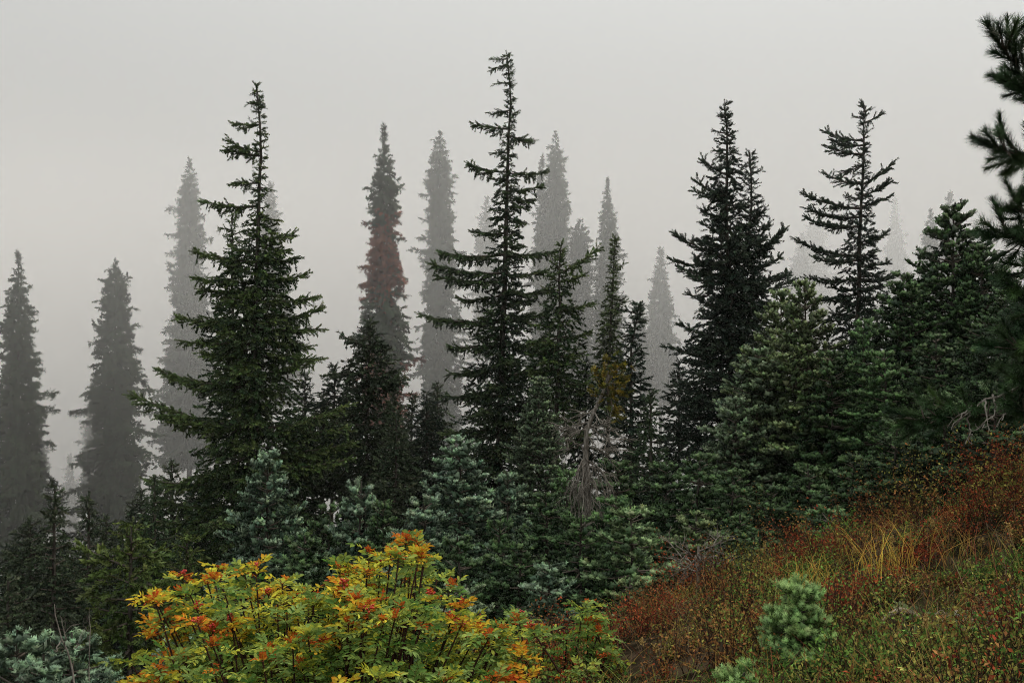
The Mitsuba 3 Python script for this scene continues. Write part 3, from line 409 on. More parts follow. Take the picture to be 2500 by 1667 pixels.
# ---------------------------------------------------------------- stiff firs with brush-like shoots
def fir_shape(key, H, pal, W=0.5, detail=BRUSH, shoot=0.085, whorl=0.24, sl=0.115, st=0.085, bare=0.0, power=0.8, inner=14.0):
    """trunk mesh, crown Acc of one fir, its tip at the origin, growing down to -H"""
    r = rng_of(key)
    crown = Acc(); P, D, Ls, Yg = [], [], [], []
    up = np.array([0, 0, 1.0])
    kn = np.linspace(0, H, 7); wob = np.cumsum(r.normal(0, .012, (7, 2)), 0); wob[0] = 0
    cx = lambda d: np.interp(d, kn, wob[:, 0]); cy = lambda d: np.interp(d, kn, wob[:, 1])
    z = whorl * .55; first = True
    def put(p, dd, l, y): P.append(p); D.append(unit(dd)); Ls.append(l); Yg.append(y)
    n = int(max(4, whorl / .05)); t = r.random(n) * whorl * .9
    put(np.stack([cx(t), cy(t), -t - 0.05], -1), np.stack([r.normal(0, .35, n), r.normal(0, .35, n), np.ones(n)], -1), shoot * r.uniform(.6, .9, n), np.ones(n) * .8)
    while z < H * 0.97:
        env = min(W * (z ** power) + 0.03, 0.34 * H)
        nb = r.integers(5, 8) if not first else 5
        a0 = r.random() * 6
        for b in range(nb + r.integers(3, 6)):
            inter = b >= nb
            zb = z + (r.uniform(.25, .75) * whorl if inter else r.normal(0, .015))
            L = env * r.uniform(.72, 1.08) * (0.6 if inter else 1)
            az = a0 + b * 2 * np.pi / nb + r.normal(0, .22)
            k = min(1, zb / (0.55 * H))
            pt = 0.75 * (1 - k) ** 1.6 - 0.10 * k + r.normal(0, .09)
            d = unit(np.array([math.cos(az), math.sin(az), pt])); sag = 0.16 * (0.4 + k)
            base = np.array([cx(zb), cy(zb), -zb])
            at = lambda t: base + d * (L * t)[:, None] + up * (sag * L * (t * t - t))[:, None]
            tan = lambda t: unit(d[None] + up * (sag * (2 * t - 1))[:, None])
            side = unit(np.cross(d, up))
            tt = np.linspace(0, 1, 5)
            tube(crown, at(tt), (0.004 + 0.010 * L) * (1 - .8 * tt) + .0015, WOOD * 1.5, 4)
            if zb > H * (1 - bare) and r.random() < .8:
                for q in range(4):
                    t = np.array([r.uniform(.3, 1)]); e = at(t)[0]
                    w = unit(tan(t)[0] + side * r.normal(0, .7) + up * r.normal(-.2, .3)) * L * .35
                    tube(crown, np.array([e, e + w * .5, e + w + up * r.normal(0, .03)]), np.array([.003, .002, .001]), WOOD * 2.2, 3)
                continue
            t0 = min(0.55, 0.12 / max(L, .1) + .25 * k)
            n = max(2, int(L * (1 - t0) / (st * .8)))
            t = np.append(r.uniform(t0, 1, n), [1.0, .97])
            put(at(t), tan(t) + r.normal(0, .3, (len(t), 3)) + up * .30, shoot * r.uniform(.75, 1.1, len(t)), t)
            n = max(1, int(L / sl))
            for sg in (-1, 1):
                t = np.clip(t0 + (1 - t0) * (np.arange(n) + r.random(n)) / n, 0, .97)
                ll = (0.50 * L * (1 - t) ** .8 + .35 * shoot) * r.uniform(.6, 1.1, n)
                ld = unit(tan(t) * .8 + side * sg * r.uniform(.6, 1.0, n)[:, None] + up * r.normal(.06, .1, n)[:, None])
                bb = at(t)
                cnt = np.maximum(1, (ll / st).astype(int) + 1)
                idx = np.repeat(np.arange(n), cnt)
                u = 1 - r.random(len(idx)) ** 1.2 * .9
                p = bb[idx] + ld[idx] * (ll[idx] * u)[:, None] + up * (0.08 * ll[idx] * u * u)[:, None]
                q = unit(np.cross(ld, up))[idx] * r.normal(0, .55, len(idx))[:, None]
                put(p, ld[idx] + q + up * r.normal(.30, .2, len(idx))[:, None], shoot * r.uniform(.7, 1.1, len(idx)), .25 + .75 * np.maximum(u * .8, t[idx]))
        z += whorl * r.uniform(.8, 1.15) * (0.75 if first else 1); first = False
    n = int(inner * H * H / shoot); zb = H * np.sqrt(r.random(n)) * .97; rr = np.minimum(W * zb ** power, .34 * H) * .75 * np.sqrt(r.random(n)); a = r.uniform(0, 6.28, n)
    Q = np.stack([cx(zb) + rr * np.cos(a), cy(zb) + rr * np.sin(a), -zb], -1)   # older inner shoots
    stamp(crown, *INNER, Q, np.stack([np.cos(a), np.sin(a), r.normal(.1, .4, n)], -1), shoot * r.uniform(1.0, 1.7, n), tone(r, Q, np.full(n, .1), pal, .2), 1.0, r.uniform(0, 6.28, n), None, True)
    P, D, Ls, Yg = np.vstack(P), np.vstack(D), np.concatenate(Ls), np.concatenate(Yg)
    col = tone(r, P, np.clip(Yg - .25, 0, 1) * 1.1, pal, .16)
    w = r.integers(0, len(detail), len(P))
    for k, (tv, tf) in enumerate(detail):
        m = w == k
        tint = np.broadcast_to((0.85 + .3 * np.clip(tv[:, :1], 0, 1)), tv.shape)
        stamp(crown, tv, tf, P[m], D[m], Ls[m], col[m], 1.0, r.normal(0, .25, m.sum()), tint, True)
    dd = np.linspace(0, H, 12)
    tm = trunk_mesh(np.stack([cx(dd), cy(dd), -dd], -1), 0.008 * H + .010, 0.005, 8)
    return tm, crown
SHAPES = {}
def shape_for(H, pal, v):
    size = min((1.4, 2.3, 3.6) + ((6.0,) if pal != 'pale' or H < 6 else ()), key=lambda s: abs(math.log(s / H)))
    if size > 3: v = 0
    key = f'fir{size}{pal}{v}'
    if key not in SHAPES:
        big = size > 3
        tm, cr = fir_shape(key, size, pal, W=0.50 if not big else .52, whorl=0.17 + 0.03 * size if not big else .21, shoot=0.062 if size < 2 else .068 if not big else .085, sl=.075 if not big else .11, st=.050 if not big else .08, bare=0.25 if size < 4 else .1, detail=BRUSH if not big else BRUSH_BIG)
        SHAPES[key] = (mikit.ply(tm, 'm_bark', smooth=True), cr.ply('m_needle', soft=True), size)
    return SHAPES[key]
def fir(key, x, y, top, ref, pal, label, category='fir tree', v=0, turn=None):
    r = rng_of(key)
    H = top - float(ground(x, y)) + 0.1
    tr, cr, size = shape_for(H, pal, v)
    w0 = min((0.50 if size < 3 else .52) * max(ref[0], .2) ** .8 + .03, .34 * size)
    sx = float(np.clip(ref[1] / w0 * 1.06, 0.7, 1.5))
    sz = float(np.clip(H / size, 0.85 * sx, 1.2 * sx))
    ang = float(r.uniform(0, 360)) if turn is None else turn
    m = T().translate([x, y, top]).rotate([0, 0, 1], ang)
    scene[key + '__trunk'] = {**tr, 'to_world': m.scale([sx, sx, max(H / size, sz)])}
    scene[key + '__crown'] = {**cr, 'to_world': m.scale([sx, sx, sz])}
    labels[key] = {'label': label, 'category': category}

# ---------------------------------------------------------------- the tall dark trees
conifer('hemlock_tree', HERO['H1'], NEAR, 'hemlock', 'tall dark green hemlock left of centre with bare-looking one-sided top and long low boughs', 'conifer tree', per_m=15, split=True, floor=-3.4)
conifer('hemlock_tree_001', HERO['H1b'], NEAR, 'hemlock', 'slim hemlock whose thin pale tip stands just left of the tall left hemlock', 'conifer tree', per_m=13)
conifer('hemlock_tree_002', HERO['H2'], NEAR, 'hemlock2', 'tallest tree, dark hemlock at the centre with hooked thin tip and long level branches', 'conifer tree', per_m=15, split=True)
conifer('hemlock_tree_003', HERO['H3'], NEAR, 'hemlock', 'smaller hemlock right of the tallest tree with one branch sweeping up to the right', 'conifer tree', per_m=15, split=True)
conifer('spruce_tree', HERO['H4'], SPRUCE, 'black', 'broad blackish spruce right of centre with upswept branch ends and the higher of two tops', 'conifer tree', per_m=20, split=True, sag=(.1, .3), pitch=(.5, .0))
conifer('spruce_tree_001', HERO['H4b'], SPRUCE, 'black', 'lower blackish spruce top leaning against the right side of the broad spruce', 'conifer tree', per_m=16, split=True, sag=(.1, .3), pitch=(.5, .0))
conifer('spruce_tree_002', HERO['H5'], SPRUCE, 'black', 'gaunt dark spruce at the right with wide gaps between its upturned branches', 'conifer tree', per_m=16, split=True, sag=(.12, .35), pitch=(.5, .05))
conifer('hemlock_tree_004', HERO['H6'], MID, 'black', 'narrow young black-green tree between the small pale hemlock and the broad spruce', 'conifer tree', per_m=21, pitch=(.6, -.05))
conifer('hemlock_tree_005', HERO['D1'], MID, 'grey', 'dark bushy conifer in front of the reddish fog-faded tree', 'conifer tree', per_m=21)
conifer('hemlock_tree_006', HERO['D2'], MID, 'black', 'small dark conifer tip close to the right side of the tall left hemlock', 'conifer tree', per_m=21)
conifer('hemlock_tree_007', HERO['D3'], MID, 'grey', 'thin greyish tip low between the reddish tree and the tallest tree', 'conifer tree', per_m=21)
conifer('hemlock_tree_008', HERO['F10'], MID, 'olive', 'slender brownish-green spire in front of the narrow fog-faded tree right of centre', 'conifer tree', per_m=21, pitch=(.4, -.15))
def dying(P, r): return (meshkit.fbm(P * np.array([.6, .6, .30]), 2, 21) + r.normal(0, .09, len(P)) > .47) & (P[:, 2] < 8.5) & (P[:, 2] > -4)
FAR_LABEL = {
    'F1': 'hazy spire at the left edge of the picture', 'F2': 'hazy grey-green tree with a flat broken tip, second from the left edge', 'F3': 'tall pale hazy tree just left of the tall left hemlock',
    'F4': 'faint hazy tree showing behind the right side of the tall left hemlock', 'F5': 'hazy tree with large patches of dying red-brown foliage', 'F6': 'hazy blunt-topped tree between the reddish tree and the tallest tree',
    'F7': 'hazy tree with a leaning ragged tip behind the right side of the tallest tree', 'F7b': 'lower hazy stem branching out right of the ragged leaning tip', 'F7c': 'hazy thin second tip just left of the ragged leaning tip',
    'F8': 'very faint tree half hidden behind the tallest tree', 'F9': 'slim evenly pointed hazy tree right of the ragged leaning tip', 'F11': 'small pale hazy spire alone in the gap left of the broad spruce',
    'F11b': 'faint little treetop just left of the lone small hazy spire', 'F12': 'ghostly wide tree almost lost in fog left of the gaunt spruce', 'F12b': 'ghostly small spire at the left foot of the wide ghostly tree',
    'F13': 'ghostly thin spire in the fog right of the gaunt spruce', 'F14': 'hazy spire behind the left side of the big dark fir at the right', 'F15': 'hazy thin tip rising just behind the big dark fir at the right',
    'F16': 'barely visible spire deep in the foggy gap at the lower left', 'F17': 'faint light treetop low behind the spire at the left edge', 'F18': 'faint treetop low behind the flat broken tip at the left'}
for i, (k, lab) in enumerate(FAR_LABEL.items()):
    name = 'foggy_tree' + ('_%03d' % i if i else '')
    pal = ('far', 'red', dying) if k == 'F5' else 'far'
    conifer(name, FAR[k], FARS if FAR[k]['y'] < 61 else GHOST, pal, lab, 'conifer tree', per_m=9, pitch=(.40, -.32), sag=(0, .25), fill=(.5, 1.35), floor=min(FAR[k]['env'][0][0], FAR[k]['env'][-1][0]) - 5)
# ---------------------------------------------------------------- slender young hemlocks
HEM_LABEL = {'N4': 'small light green hemlock standing in front of the dark trees right of the dead snag', 'N5': 'thin pale spiky young tree against the dark broad spruce', 'S12': 'spindly greyish young hemlock at the lower left with open branches',
    'S13': 'dark small conifer in the foggy gap at the lower left', 'S14': 'fresh green young hemlock left of the foot of the tall left hemlock', 'L1': 'low mossy green hemlock with wide drooping boughs left of the berry bush',
    'L2': 'dull grey-green hemlock boughs at the left edge', 'L3': 'mossy green low hemlock under the tall left hemlock', 'K1': 'blackish undergrowth conifer at the left foot of the broad spruce', 'K2': 'blackish undergrowth conifer right behind the tall left hemlock',
    'K3': 'greyish conifer low left of the tallest tree', 'K4': 'blackish conifer between the tallest tree and the yellowing tree', 'K6': 'greyish conifer in the gap just right of the tall left hemlock', 'K7': 'blackish conifer left of the dark bushy conifer under the reddish tree', 'K8': 'greyish conifer right of the dark bushy conifer under the reddish tree', 'K9': 'greyish conifer at the left foot of the tallest tree', 'K10': 'greyish low conifer under the right boughs of the tall left hemlock', 'K11': 'dull conifer below the lowest left bough of the tall left hemlock', 'K12': 'dull conifer left of the fresh green young hemlock', 'K13': 'blackish conifer under the left boughs of the tall left hemlock', 'K14': 'dull conifer at the foot of the hazy spire at the left edge', 'K15': 'dull conifer right of the spindly young hemlock at the lower left', 'K5': 'blackish conifer filling the gap left of the tallest tree'}
for i, (k, x, y, top, env, pal) in enumerate(HEM):
    conifer('young_hemlock' + ('_%03d' % i if i else ''), dict(x=x, y=y, path=[(top, 0.), (top - 5, 0.)], env=env, limbs=[]), {**MID, 'tw': .15 if y < 15 else .2, 'hang': .15}, pal, HEM_LABEL[k], 'conifer tree', per_m=20, pitch=(.5, -.1), fill=(.55, 1.1))
# ---------------------------------------------------------------- firs
FIR_LABEL = {
    'N1': 'big dark fir at the right with stubby twigs and a bare leader above fog-faded spires', 'N1b': 'dark fir shoulder between the big dark fir and the pine at the right edge', 'N2': 'dark fir with a bare pole leader left of the big dark fir', 'N2b': 'small dark fir tip just right of the bare pole leader', 'N2c': 'green fir under the gaunt dark spruce',
    'N3a': 'olive green fir with a slender pointed top in front of the gaunt spruce', 'N3b': 'olive fir top against the right side of the broad spruce', 'N3c': 'pale-tipped fir with full rounded shoulders below the olive fir tops', 'N3d': 'full green fir right of the pale-tipped rounded fir',
    'N6': 'mid green fir below the bare pole leader', 'N7': 'dark fir below the big dark fir at the right', 'N8': 'dark fir low beside the pine at the right edge', 'N9': 'pale-tipped fir left of and below the rounded pale fir', 'N10': 'dark fir behind the pine at the right edge',
    'S1': 'bluish young fir with grey trunk showing, in front of the tall left hemlock', 'S2': 'blue-green young fir with a bare leader, below the tallest tree, its crown neatly tiered', 'S3': 'silvery blue young fir just right of the highest berry bush twig', 'S4': 'blue-green young fir right of the neatly tiered fir', 'S5': 'young fir with pale tufts above the middle of the berry bush', 'S5b': 'dark young fir just right of the pale-tufted one above the berry bush',
    'S5c': 'dark green young fir left of the pale-tufted one above the berry bush', 'S6': 'dark green rounded young fir left of the foot of the dead snag', 'S6b': 'green young fir behind the dead snag', 'S7': 'bright light green bushy fir below the dead snag, front one of the pair', 'S7b': 'light green fir top right behind the bright bushy fir',
    'S8': 'small silvery blue fir low in the centre, between berry bush and bright green fir', 'S9': 'dark green fir between the bright green fir and the pale rounded fir', 'S9b': 'dark green fir low in front of the small light green hemlock', 'S9c': 'dark green fir under the pale-tipped firs', 'S10': 'dark rounded fir with pale bare trunk above the grassy bank',
    'S11': 'dark little round-topped fir left of the one with the pale trunk', 'S11b': 'dark low fir in the shade left of the little round-topped fir', 'S15': 'pale fir top poking up behind the right part of the berry bush', 'S16': 'small olive fir tuft among bare twigs at the edge of the heath', 'S17': 'dark green fir between the tiered fir and the small silvery blue fir',
    'S18': 'dark green fir top right of the dead snag', 'D5': 'pale-tipped fir against the right foot of the tallest tree', 'S20': 'dark fir just behind the small silvery blue fir', 'S21': 'dark fir behind the highest berry bush twig', 'S22': 'dark green low fir right of the fir with the grey trunk', 'S23': 'olive scrubby fir right of the bright green fir',
    'S24': 'dark low fir behind the bleached dead shrub', 'S25': 'dark fir under the hanging twigs of the dead snag', 'S26': 'silvery blue fir tufts in the lower left corner', 'S27': 'silvery blue fir right of the tufts in the lower left corner', 'S28': 'blue fir peeping through the left side of the berry bush', 'S29': 'blue fir behind the left half of the berry bush',
    'S30': 'silvery blue fir at the very bottom of the lower left corner', 'S31': 'dark fir in deep shade left of the grassy bank', 'S32': 'dark fir above the heath, right of the one with pale trunk', 'S33': 'dark fir below the light green pine tuft', 'S34': 'dark fir under the grey dead pine branch', 'S36': 'dark little fir at the lower edge of the heath right of the bleached dead shrub', 'S37': 'green little fir at the upper edge of the heath above the bright green fir sapling', 'S38': 'dark little fir at the upper edge of the heath above the golden tufts', 'S35': 'dark fir right of the silvery blue fir above the berry bush'}
for i, (k, x, y, top, ref, pal) in enumerate(FIRS):
    fir('young_fir' + ('_%03d' % i if i else ''), x, y, top, ref, pal, FIR_LABEL[k], v=i % 2)
# the shaded stand behind the young firs: nothing tells these apart
STAND = []
r_ = rng_of('stand')
for i, u in enumerate(np.linspace(-.5, .5, 30)):
    yy = r_.uniform(20, 30) if u > -.2 else r_.uniform(22, 34)
    xx = u * yy + r_.normal(0, .3)
    dip = 0.085 if u > -.22 else .165
    STAND.append((round(xx, 2), round(yy, 2), round(1.6 - (dip + r_.uniform(-.02, .05)) * yy, 2)))
first = None
for i, (x, y, top) in enumerate(STAND):
    name = 'shaded_conifer' + ('_%03d' % i if i else '')
    if i < 3:
        conifer(name, dict(x=x, y=y, path=[(top, 0.), (top - 6, 0.)], env=[(top, .06), (top - .8, .6), (top - 2, 1.1), (top - 4, 1.5), (top - 6, 1.7)], limbs=[]), {**MID, 'ss': .1, 'sl': .17, 'st': .13, 'tw': .28}, 'black', '', 'conifer tree', per_m=15, pitch=(.4, -.1), fill=(.6, 1.1), floor=top - 7)
    else:
        src = 'shaded_conifer' + ('_%03d' % (i % 3) if i % 3 else ''); sx, sy, st = STAND[i % 3]
        m = T().translate([x, y, top]).rotate([0, 0, 1], float(r_.uniform(0, 360))).scale([float(r_.uniform(.9, 1.3))] * 2 + [1.0]).translate([-sx, -sy, -st])
        for part in ('__trunk', '__crown'): scene[name + part] = {**scene[src + part], 'to_world': m}
    labels[name] = {'label': 'shadowy conifer in the dense dark stand behind the young firs', 'category': 'conifer tree', 'group': 'conifers of the dark stand'}
# ---------------------------------------------------------------- mountain ash bushes
def leaf_mesh(acc, r, base, d, L, a, shade):
    """one pinnate leaf: an arching stalk with pairs of leaflets; a: how far autumn has come"""
    up = np.array([0, 0, 1.0]); d = unit(d); side = unit(np.cross(d, up) + 1e-6); nrm = np.cross(side, d)
    t = np.linspace(0, 1, 5)
    at = lambda t: base + d * (L * t)[:, None] - up * (0.30 * L * t * t)[:, None]
    stalk = np.array((.10, .10, .03)) * (1 - a) + np.array((.28, .06, .03)) * a
    tube(acc, at(t), 0.0013 - .0007 * t, stalk, 3)
    n = r.integers(4, 6)
    ts = np.concatenate([np.repeat(np.linspace(.28, .92, n), 2), [1.0]])
    sg = np.concatenate([np.tile([-1, 1], n), [0]])
    k = len(ts)
    tan = unit(d[None] - up * (0.6 * ts)[:, None])
    ld = unit(tan * np.where(sg == 0, 1, .55)[:, None] + side * (sg * .95)[:, None] + nrm * r.normal(0.12, .25, k)[:, None] + r.normal(0, .1, (k, 3)))
    ll = L * r.uniform(.30, .38, k) * (1 - .25 * np.abs(ts - .6)); w = ll * r.uniform(.19, .24, k)
    ls = unit(np.cross(ld, nrm[None] + r.normal(0, .3, (k, 3)))); ln = np.cross(ls, ld)
    p = at(ts)
    prof = [(0, 0), (.30, .88), (.66, .92), (1.0, 0)]
    curl = r.normal(.10, .12, k)
    V = []
    for u, h in prof:
        c = p + ld * (ll * u)[:, None] - ln * (ll * curl * u * u)[:, None]
        if h == 0: V.append(c)
        else:
            V += [c - ls * (w * h)[:, None] + ln * (w * h * .35)[:, None], c, c + ls * (w * h)[:, None] + ln * (w * h * .35)[:, None]]
    V = np.stack(V, 1)                                   # k, 8, 3
    F = np.array([[0, 2, 1], [0, 3, 2], [1, 2, 5], [1, 5, 4], [2, 3, 6], [2, 6, 5], [4, 5, 7], [5, 6, 7]])
    g = np.array((.080, .19, .038)) * (1 - shade) + np.array((.27, .38, .12)) * shade
    yl, og, rd = np.array((.64, .62, .065)), np.array((.66, .26, .028)), np.array((.46, .07, .022))
    s = np.clip(a + r.normal(0, .10, k), 0, 1.15)
    def ramp(s):
        s = s[..., None]
        c = np.where(s < .4, g + (yl - g) * (s / .4) ** 1.3, np.where(s < .75, yl + (og - yl) * ((s - .4) / .35), og + (rd - og) * np.clip((s - .75) / .3, 0, 1)))
        return c
    along = np.array([0, .3, .3, .3, .66, .66, .66, 1.0])
    rim = np.array([0, 1, 0, 1, 1, 0, 1, 1.0])
    C = ramp(s[:, None] * (.75 + .30 * along + .12 * rim)[None]) * np.exp(r.normal(0, .14, (k, 1, 1)))
    acc.add(V.reshape(-1, 3), (F[None] + (np.arange(k) * 8)[:, None, None]).reshape(-1, 3), C.reshape(-1, 3))
def berry_mesh(acc, r, base, d, n=9):
    ico = trimesh.creation.icosahedron(); up = np.array([0, 0, 1.0])
    for i in range(n):
        e = base + unit(d + r.normal(0, .6, 3)) * r.uniform(.012, .030)
        tube(acc, np.array([base, (base + e) / 2 + up * .004, e]), .0009, (.22, .03, .02), 3)
        acc.add(ico.vertices * r.uniform(.0038, .0050) + e, ico.faces, np.array((.50, .03, .02)) * r.uniform(.75, 1.15))
def berry_bush(key, outline, y0, yr, ntips, label, autumn, seed=1, leaf=(.068, .104), big=300, lower=6, root=None):
    r = rng_of(key); xs = np.array([o[0] for o in outline]); zs = np.array([o[1] for o in outline])
    rest, stems, tips = Acc(), Acc(), []
    for i in range(ntips):
        x = r.uniform(xs[0], xs[-1]); y = y0 + yr * r.uniform(-1, 1)
        g = float(ground(x, y)); zt = np.interp(x * y0 / y, xs, zs)
        dome = math.sqrt(max(.05, 1 - (.82 * (y - y0) / yr) ** 2))
        tips.append((x, y, g + max(.12, (zt - g) * dome - (r.random() ** 1.4) * .38 - .03 + .05 * r.normal()), zt))
    for j in range(len(xs)):                              # the skyline's own shoots
        x = xs[j] + r.normal(0, .01)
        tips.append((x, y0 + r.uniform(-.25, .25) * yr, zs[j] - .05, zs[j]))
    leaves, stem_n = [], 0
    ux = np.mean(xs) if root is None else root
    for (x, y, z, zt) in tips:
        tip = np.array([x, y, z]); b = np.array([ux + (x - ux) * .62 + r.normal(0, .06), y0 + (y - y0) * .55 + r.normal(0, .05), 0.]); b[2] = ground(b[0], b[1]) - .03
        mid = b * .45 + tip * .55 + np.array([(x - ux) * -.06, 0, -.02 + .05 * r.random()])
        q = np.linspace(0, 1, 7)[:, None]; pts = b * (1 - q) ** 2 + 2 * mid * q * (1 - q) + tip * q * q
        st = Acc() if stem_n < 299 else stems
        tube(st, pts, np.linspace(.0065, .0028, 7), np.array((.050, .022, .018)) * r.uniform(.7, 1.3), 5)
        if st is not stems: scene[key + '__stem' + ('_%03d' % stem_n if stem_n else '')] = st.ply('m_needle', True); stem_n += 1
        depth = np.clip((zt - z - .03) / .30, 0, 1)
        a0 = np.clip(autumn * (1 - depth * .9) * (1.25 - .75 * (x - xs[0]) / (xs[-1] - xs[0])) + .8 * (meshkit.noise(tip * 5.1, seed) - .5) + .26 * r.normal(0, 1), 0, 1)
        for k in range(r.integers(5, 9)):
            az, el = r.uniform(0, 6.28), r.uniform(.1, 1.1)
            leaves.append((tip - np.array([0, 0, r.uniform(0, .03)]), np.array([math.cos(az) * math.cos(el), math.sin(az) * math.cos(el), math.sin(el)]), r.uniform(*leaf), np.clip(a0 + r.normal(0, .10), 0, 1), y + 1.2 * depth))
        if depth < .75 and r.random() < .62 + .5 * a0:    # the reddest leaves sit in small bunches at the tips
            for k in range(r.integers(4, 9)):
                az, el = r.uniform(0, 6.28), r.uniform(.0, 1.4)
                leaves.append((tip, np.array([math.cos(az) * math.cos(el), math.sin(az) * math.cos(el), math.sin(el)]), r.uniform(.030, .050), r.uniform(.85, 1.2), y + 1.2 * depth))
        if r.random() < .16 + .25 * a0 and depth < .6:
            a = Acc(); berry_mesh(a, r, tip + np.array([0, -.01, .01]), np.array([0, -.15, .9]), r.integers(6, 13))
            name = key + '__berry_cluster'; c = sum(1 for s in scene if s.startswith(name))
            scene[name + ('_%03d' % c if c else '')] = a.ply('m_berry', True)
        for k in range(lower):
            q = r.uniform(.55, .96); p = b * (1 - q) ** 2 + 2 * mid * q * (1 - q) + tip * q * q
            az, el = r.uniform(0, 6.28), r.uniform(-.1, .8)
            leaves.append((p, np.array([math.cos(az) * math.cos(el), math.sin(az) * math.cos(el), math.sin(el)]), r.uniform(*leaf) * 1.05, np.clip(a0 * .45 + r.normal(0, .12) - .1, 0, 1), y + 1.2 * depth + (1 - q)))
    order = np.argsort([l[4] for l in leaves])           # the nearest and outermost are parts, the rest one mass
    for n, i in enumerate(order):
        p, d, L, a, _ = leaves[i]
        acc = Acc() if n < big else rest
        leaf_mesh(acc, r, p, d, L, a, r.random())
        if n < big: scene[key + '__leaf' + ('_%03d' % n if n else '')] = acc.ply('m_leaf')
    if rest.n:
        scene[key + '__foliage'] = rest.ply('m_leaf')
        labels[key + '__foliage'] = {'kind': 'stuff'}
    if stems.n: scene[key + '__inner_stems'] = stems.ply('m_needle', True); labels[key + '__inner_stems'] = {'kind': 'stuff'}
    labels[key] = {'label': label, 'category': 'bush'}
berry_bush('mountain_ash_bush', BUSH, 4.0, .85, 350, 'large mountain ash bush in front with green, yellow and orange leaves and red berries', .31)
berry_bush('mountain_ash_bush_001', BUSH2, 4.5, .30, 22, 'small green mountain ash bush with red stalks right of the large berry bush', .02, seed=5, big=90, lower=4)
berry_bush('mountain_ash_bush_002', [(-1.60, .20), (-1.55, .235), (-1.50, .19)], 3.6, .12, 2, 'yellow leaf sprig at the bottom edge left of the large berry bush', .55, seed=7, big=20, lower=0)

# ---------------------------------------------------------------- pine at the right edge
def pine_tree(key, x, y, top, label):
    r = rng_of(key); g = float(ground(x, y)) - .1; up = np.array([0, 0, 1.0])
    zz = np.linspace(top, g, 12); cx = x + .05 * np.sin(zz * 1.7); cy = y + .04 * np.cos(zz * 1.3)
    scene[key + '__trunk'] = mikit.ply(trunk_mesh(np.stack([cx, cy, zz], -1), .085, .012, 10), 'm_bark', smooth=True)
    crown = Acc()
    def bough(acc, pts, tufts, rad=.014, size=1.0):
        p = np.asarray(pts, float); q = np.linspace(0, 1, 10) * (len(p) - 1)
        c = np.stack([np.interp(q, np.arange(len(p)), p[:, i]) for i in range(3)], -1)
        tube(acc, c, np.linspace(rad, .004, 10), WOOD * 1.3, 6)
        P, D, Ls = [], [], []
        end = unit(c[-1] - c[-3])
        for t in tufts:
            k = t * 9; i = min(8, int(k)); b = c[i] + (c[i + 1] - c[i]) * (k - i); tg = unit(c[i + 1] - c[i])
            P.append(b); D.append(tg); Ls.append(.13 * size); P.append(b - tg * .03); D.append(tg + r.normal(0, .35, 3)); Ls.append(.12 * size); P.append(b + tg * .05); D.append(tg + r.normal(0, .3, 3)); Ls.append(.135 * size)
            if t > .3:
                for _ in range(4):
                    w = unit(tg * .75 + r.normal(0, .55, 3) + up * .2); m = r.uniform(.08, .17) * size
                    tube(acc, np.array([b, b + w * m * .6, b + w * m]), np.array([.005, .004, .003]), WOOD * 1.3, 5)
                    P.append(b + w * m * .55); D.append(w + up * .12); Ls.append(.14 * size * r.uniform(.85, 1.1))
        P.append(c[-1] - end * .05); D.append(end); Ls.append(.15 * size)
        P, D, Ls = np.array(P), np.array(D), np.array(Ls)
        col = tone(r, P, r.uniform(0, .7, len(P)), 'pine', .15); w = r.integers(0, 3, len(P))
        for k, (tv, tf) in enumerate(PINE):
            m = w == k
            stamp(acc, tv, tf, P[m], D[m], Ls[m], col[m], 1.0, r.uniform(0, 6.28, m.sum()))
    n = 0
    for pts, tufts, size in PINE_BOUGHS:
        a = Acc(); bough(a, pts, tufts, .011, size)
        scene[key + '__branch' + ('_%03d' % n if n else '')] = a.ply('m_needle'); n += 1
    for i in range(46):
        z = r.uniform(g + .5, top - .1); az = r.uniform(0, 6.28); L = r.uniform(.45, .8) * min(1, (top - z) * .6 + .3)
        b = np.array([np.interp(z, zz[::-1], cx[::-1]), np.interp(z, zz[::-1], cy[::-1]), z])
        if z > 2.25: az = r.uniform(-1.0, 1.6)             # the top is blown clear on the left
        L *= (.8 if z > 2.25 else 1) * (.42 if math.cos(az) < 0 else 1)
        d = np.array([math.cos(az), math.sin(az), .25])
        bough(crown, [b, b + d * L * .6, b + d * L + up * .10], np.linspace(.35, .95, 5), .012, 1.0)
    scene[key + '__crown'] = crown.ply('m_needle')
    labels[key] = {'label': label, 'category': 'pine tree'}
def at_px(vx, vy, y):                                    # planning numbers of the photograph to metres at distance y
    return np.array([(vx * .43537 - 512) / 1000 * y, y, 1.6 - (vy * .43537 - 370) / 1000 * y])
PINE_BOUGHS = []
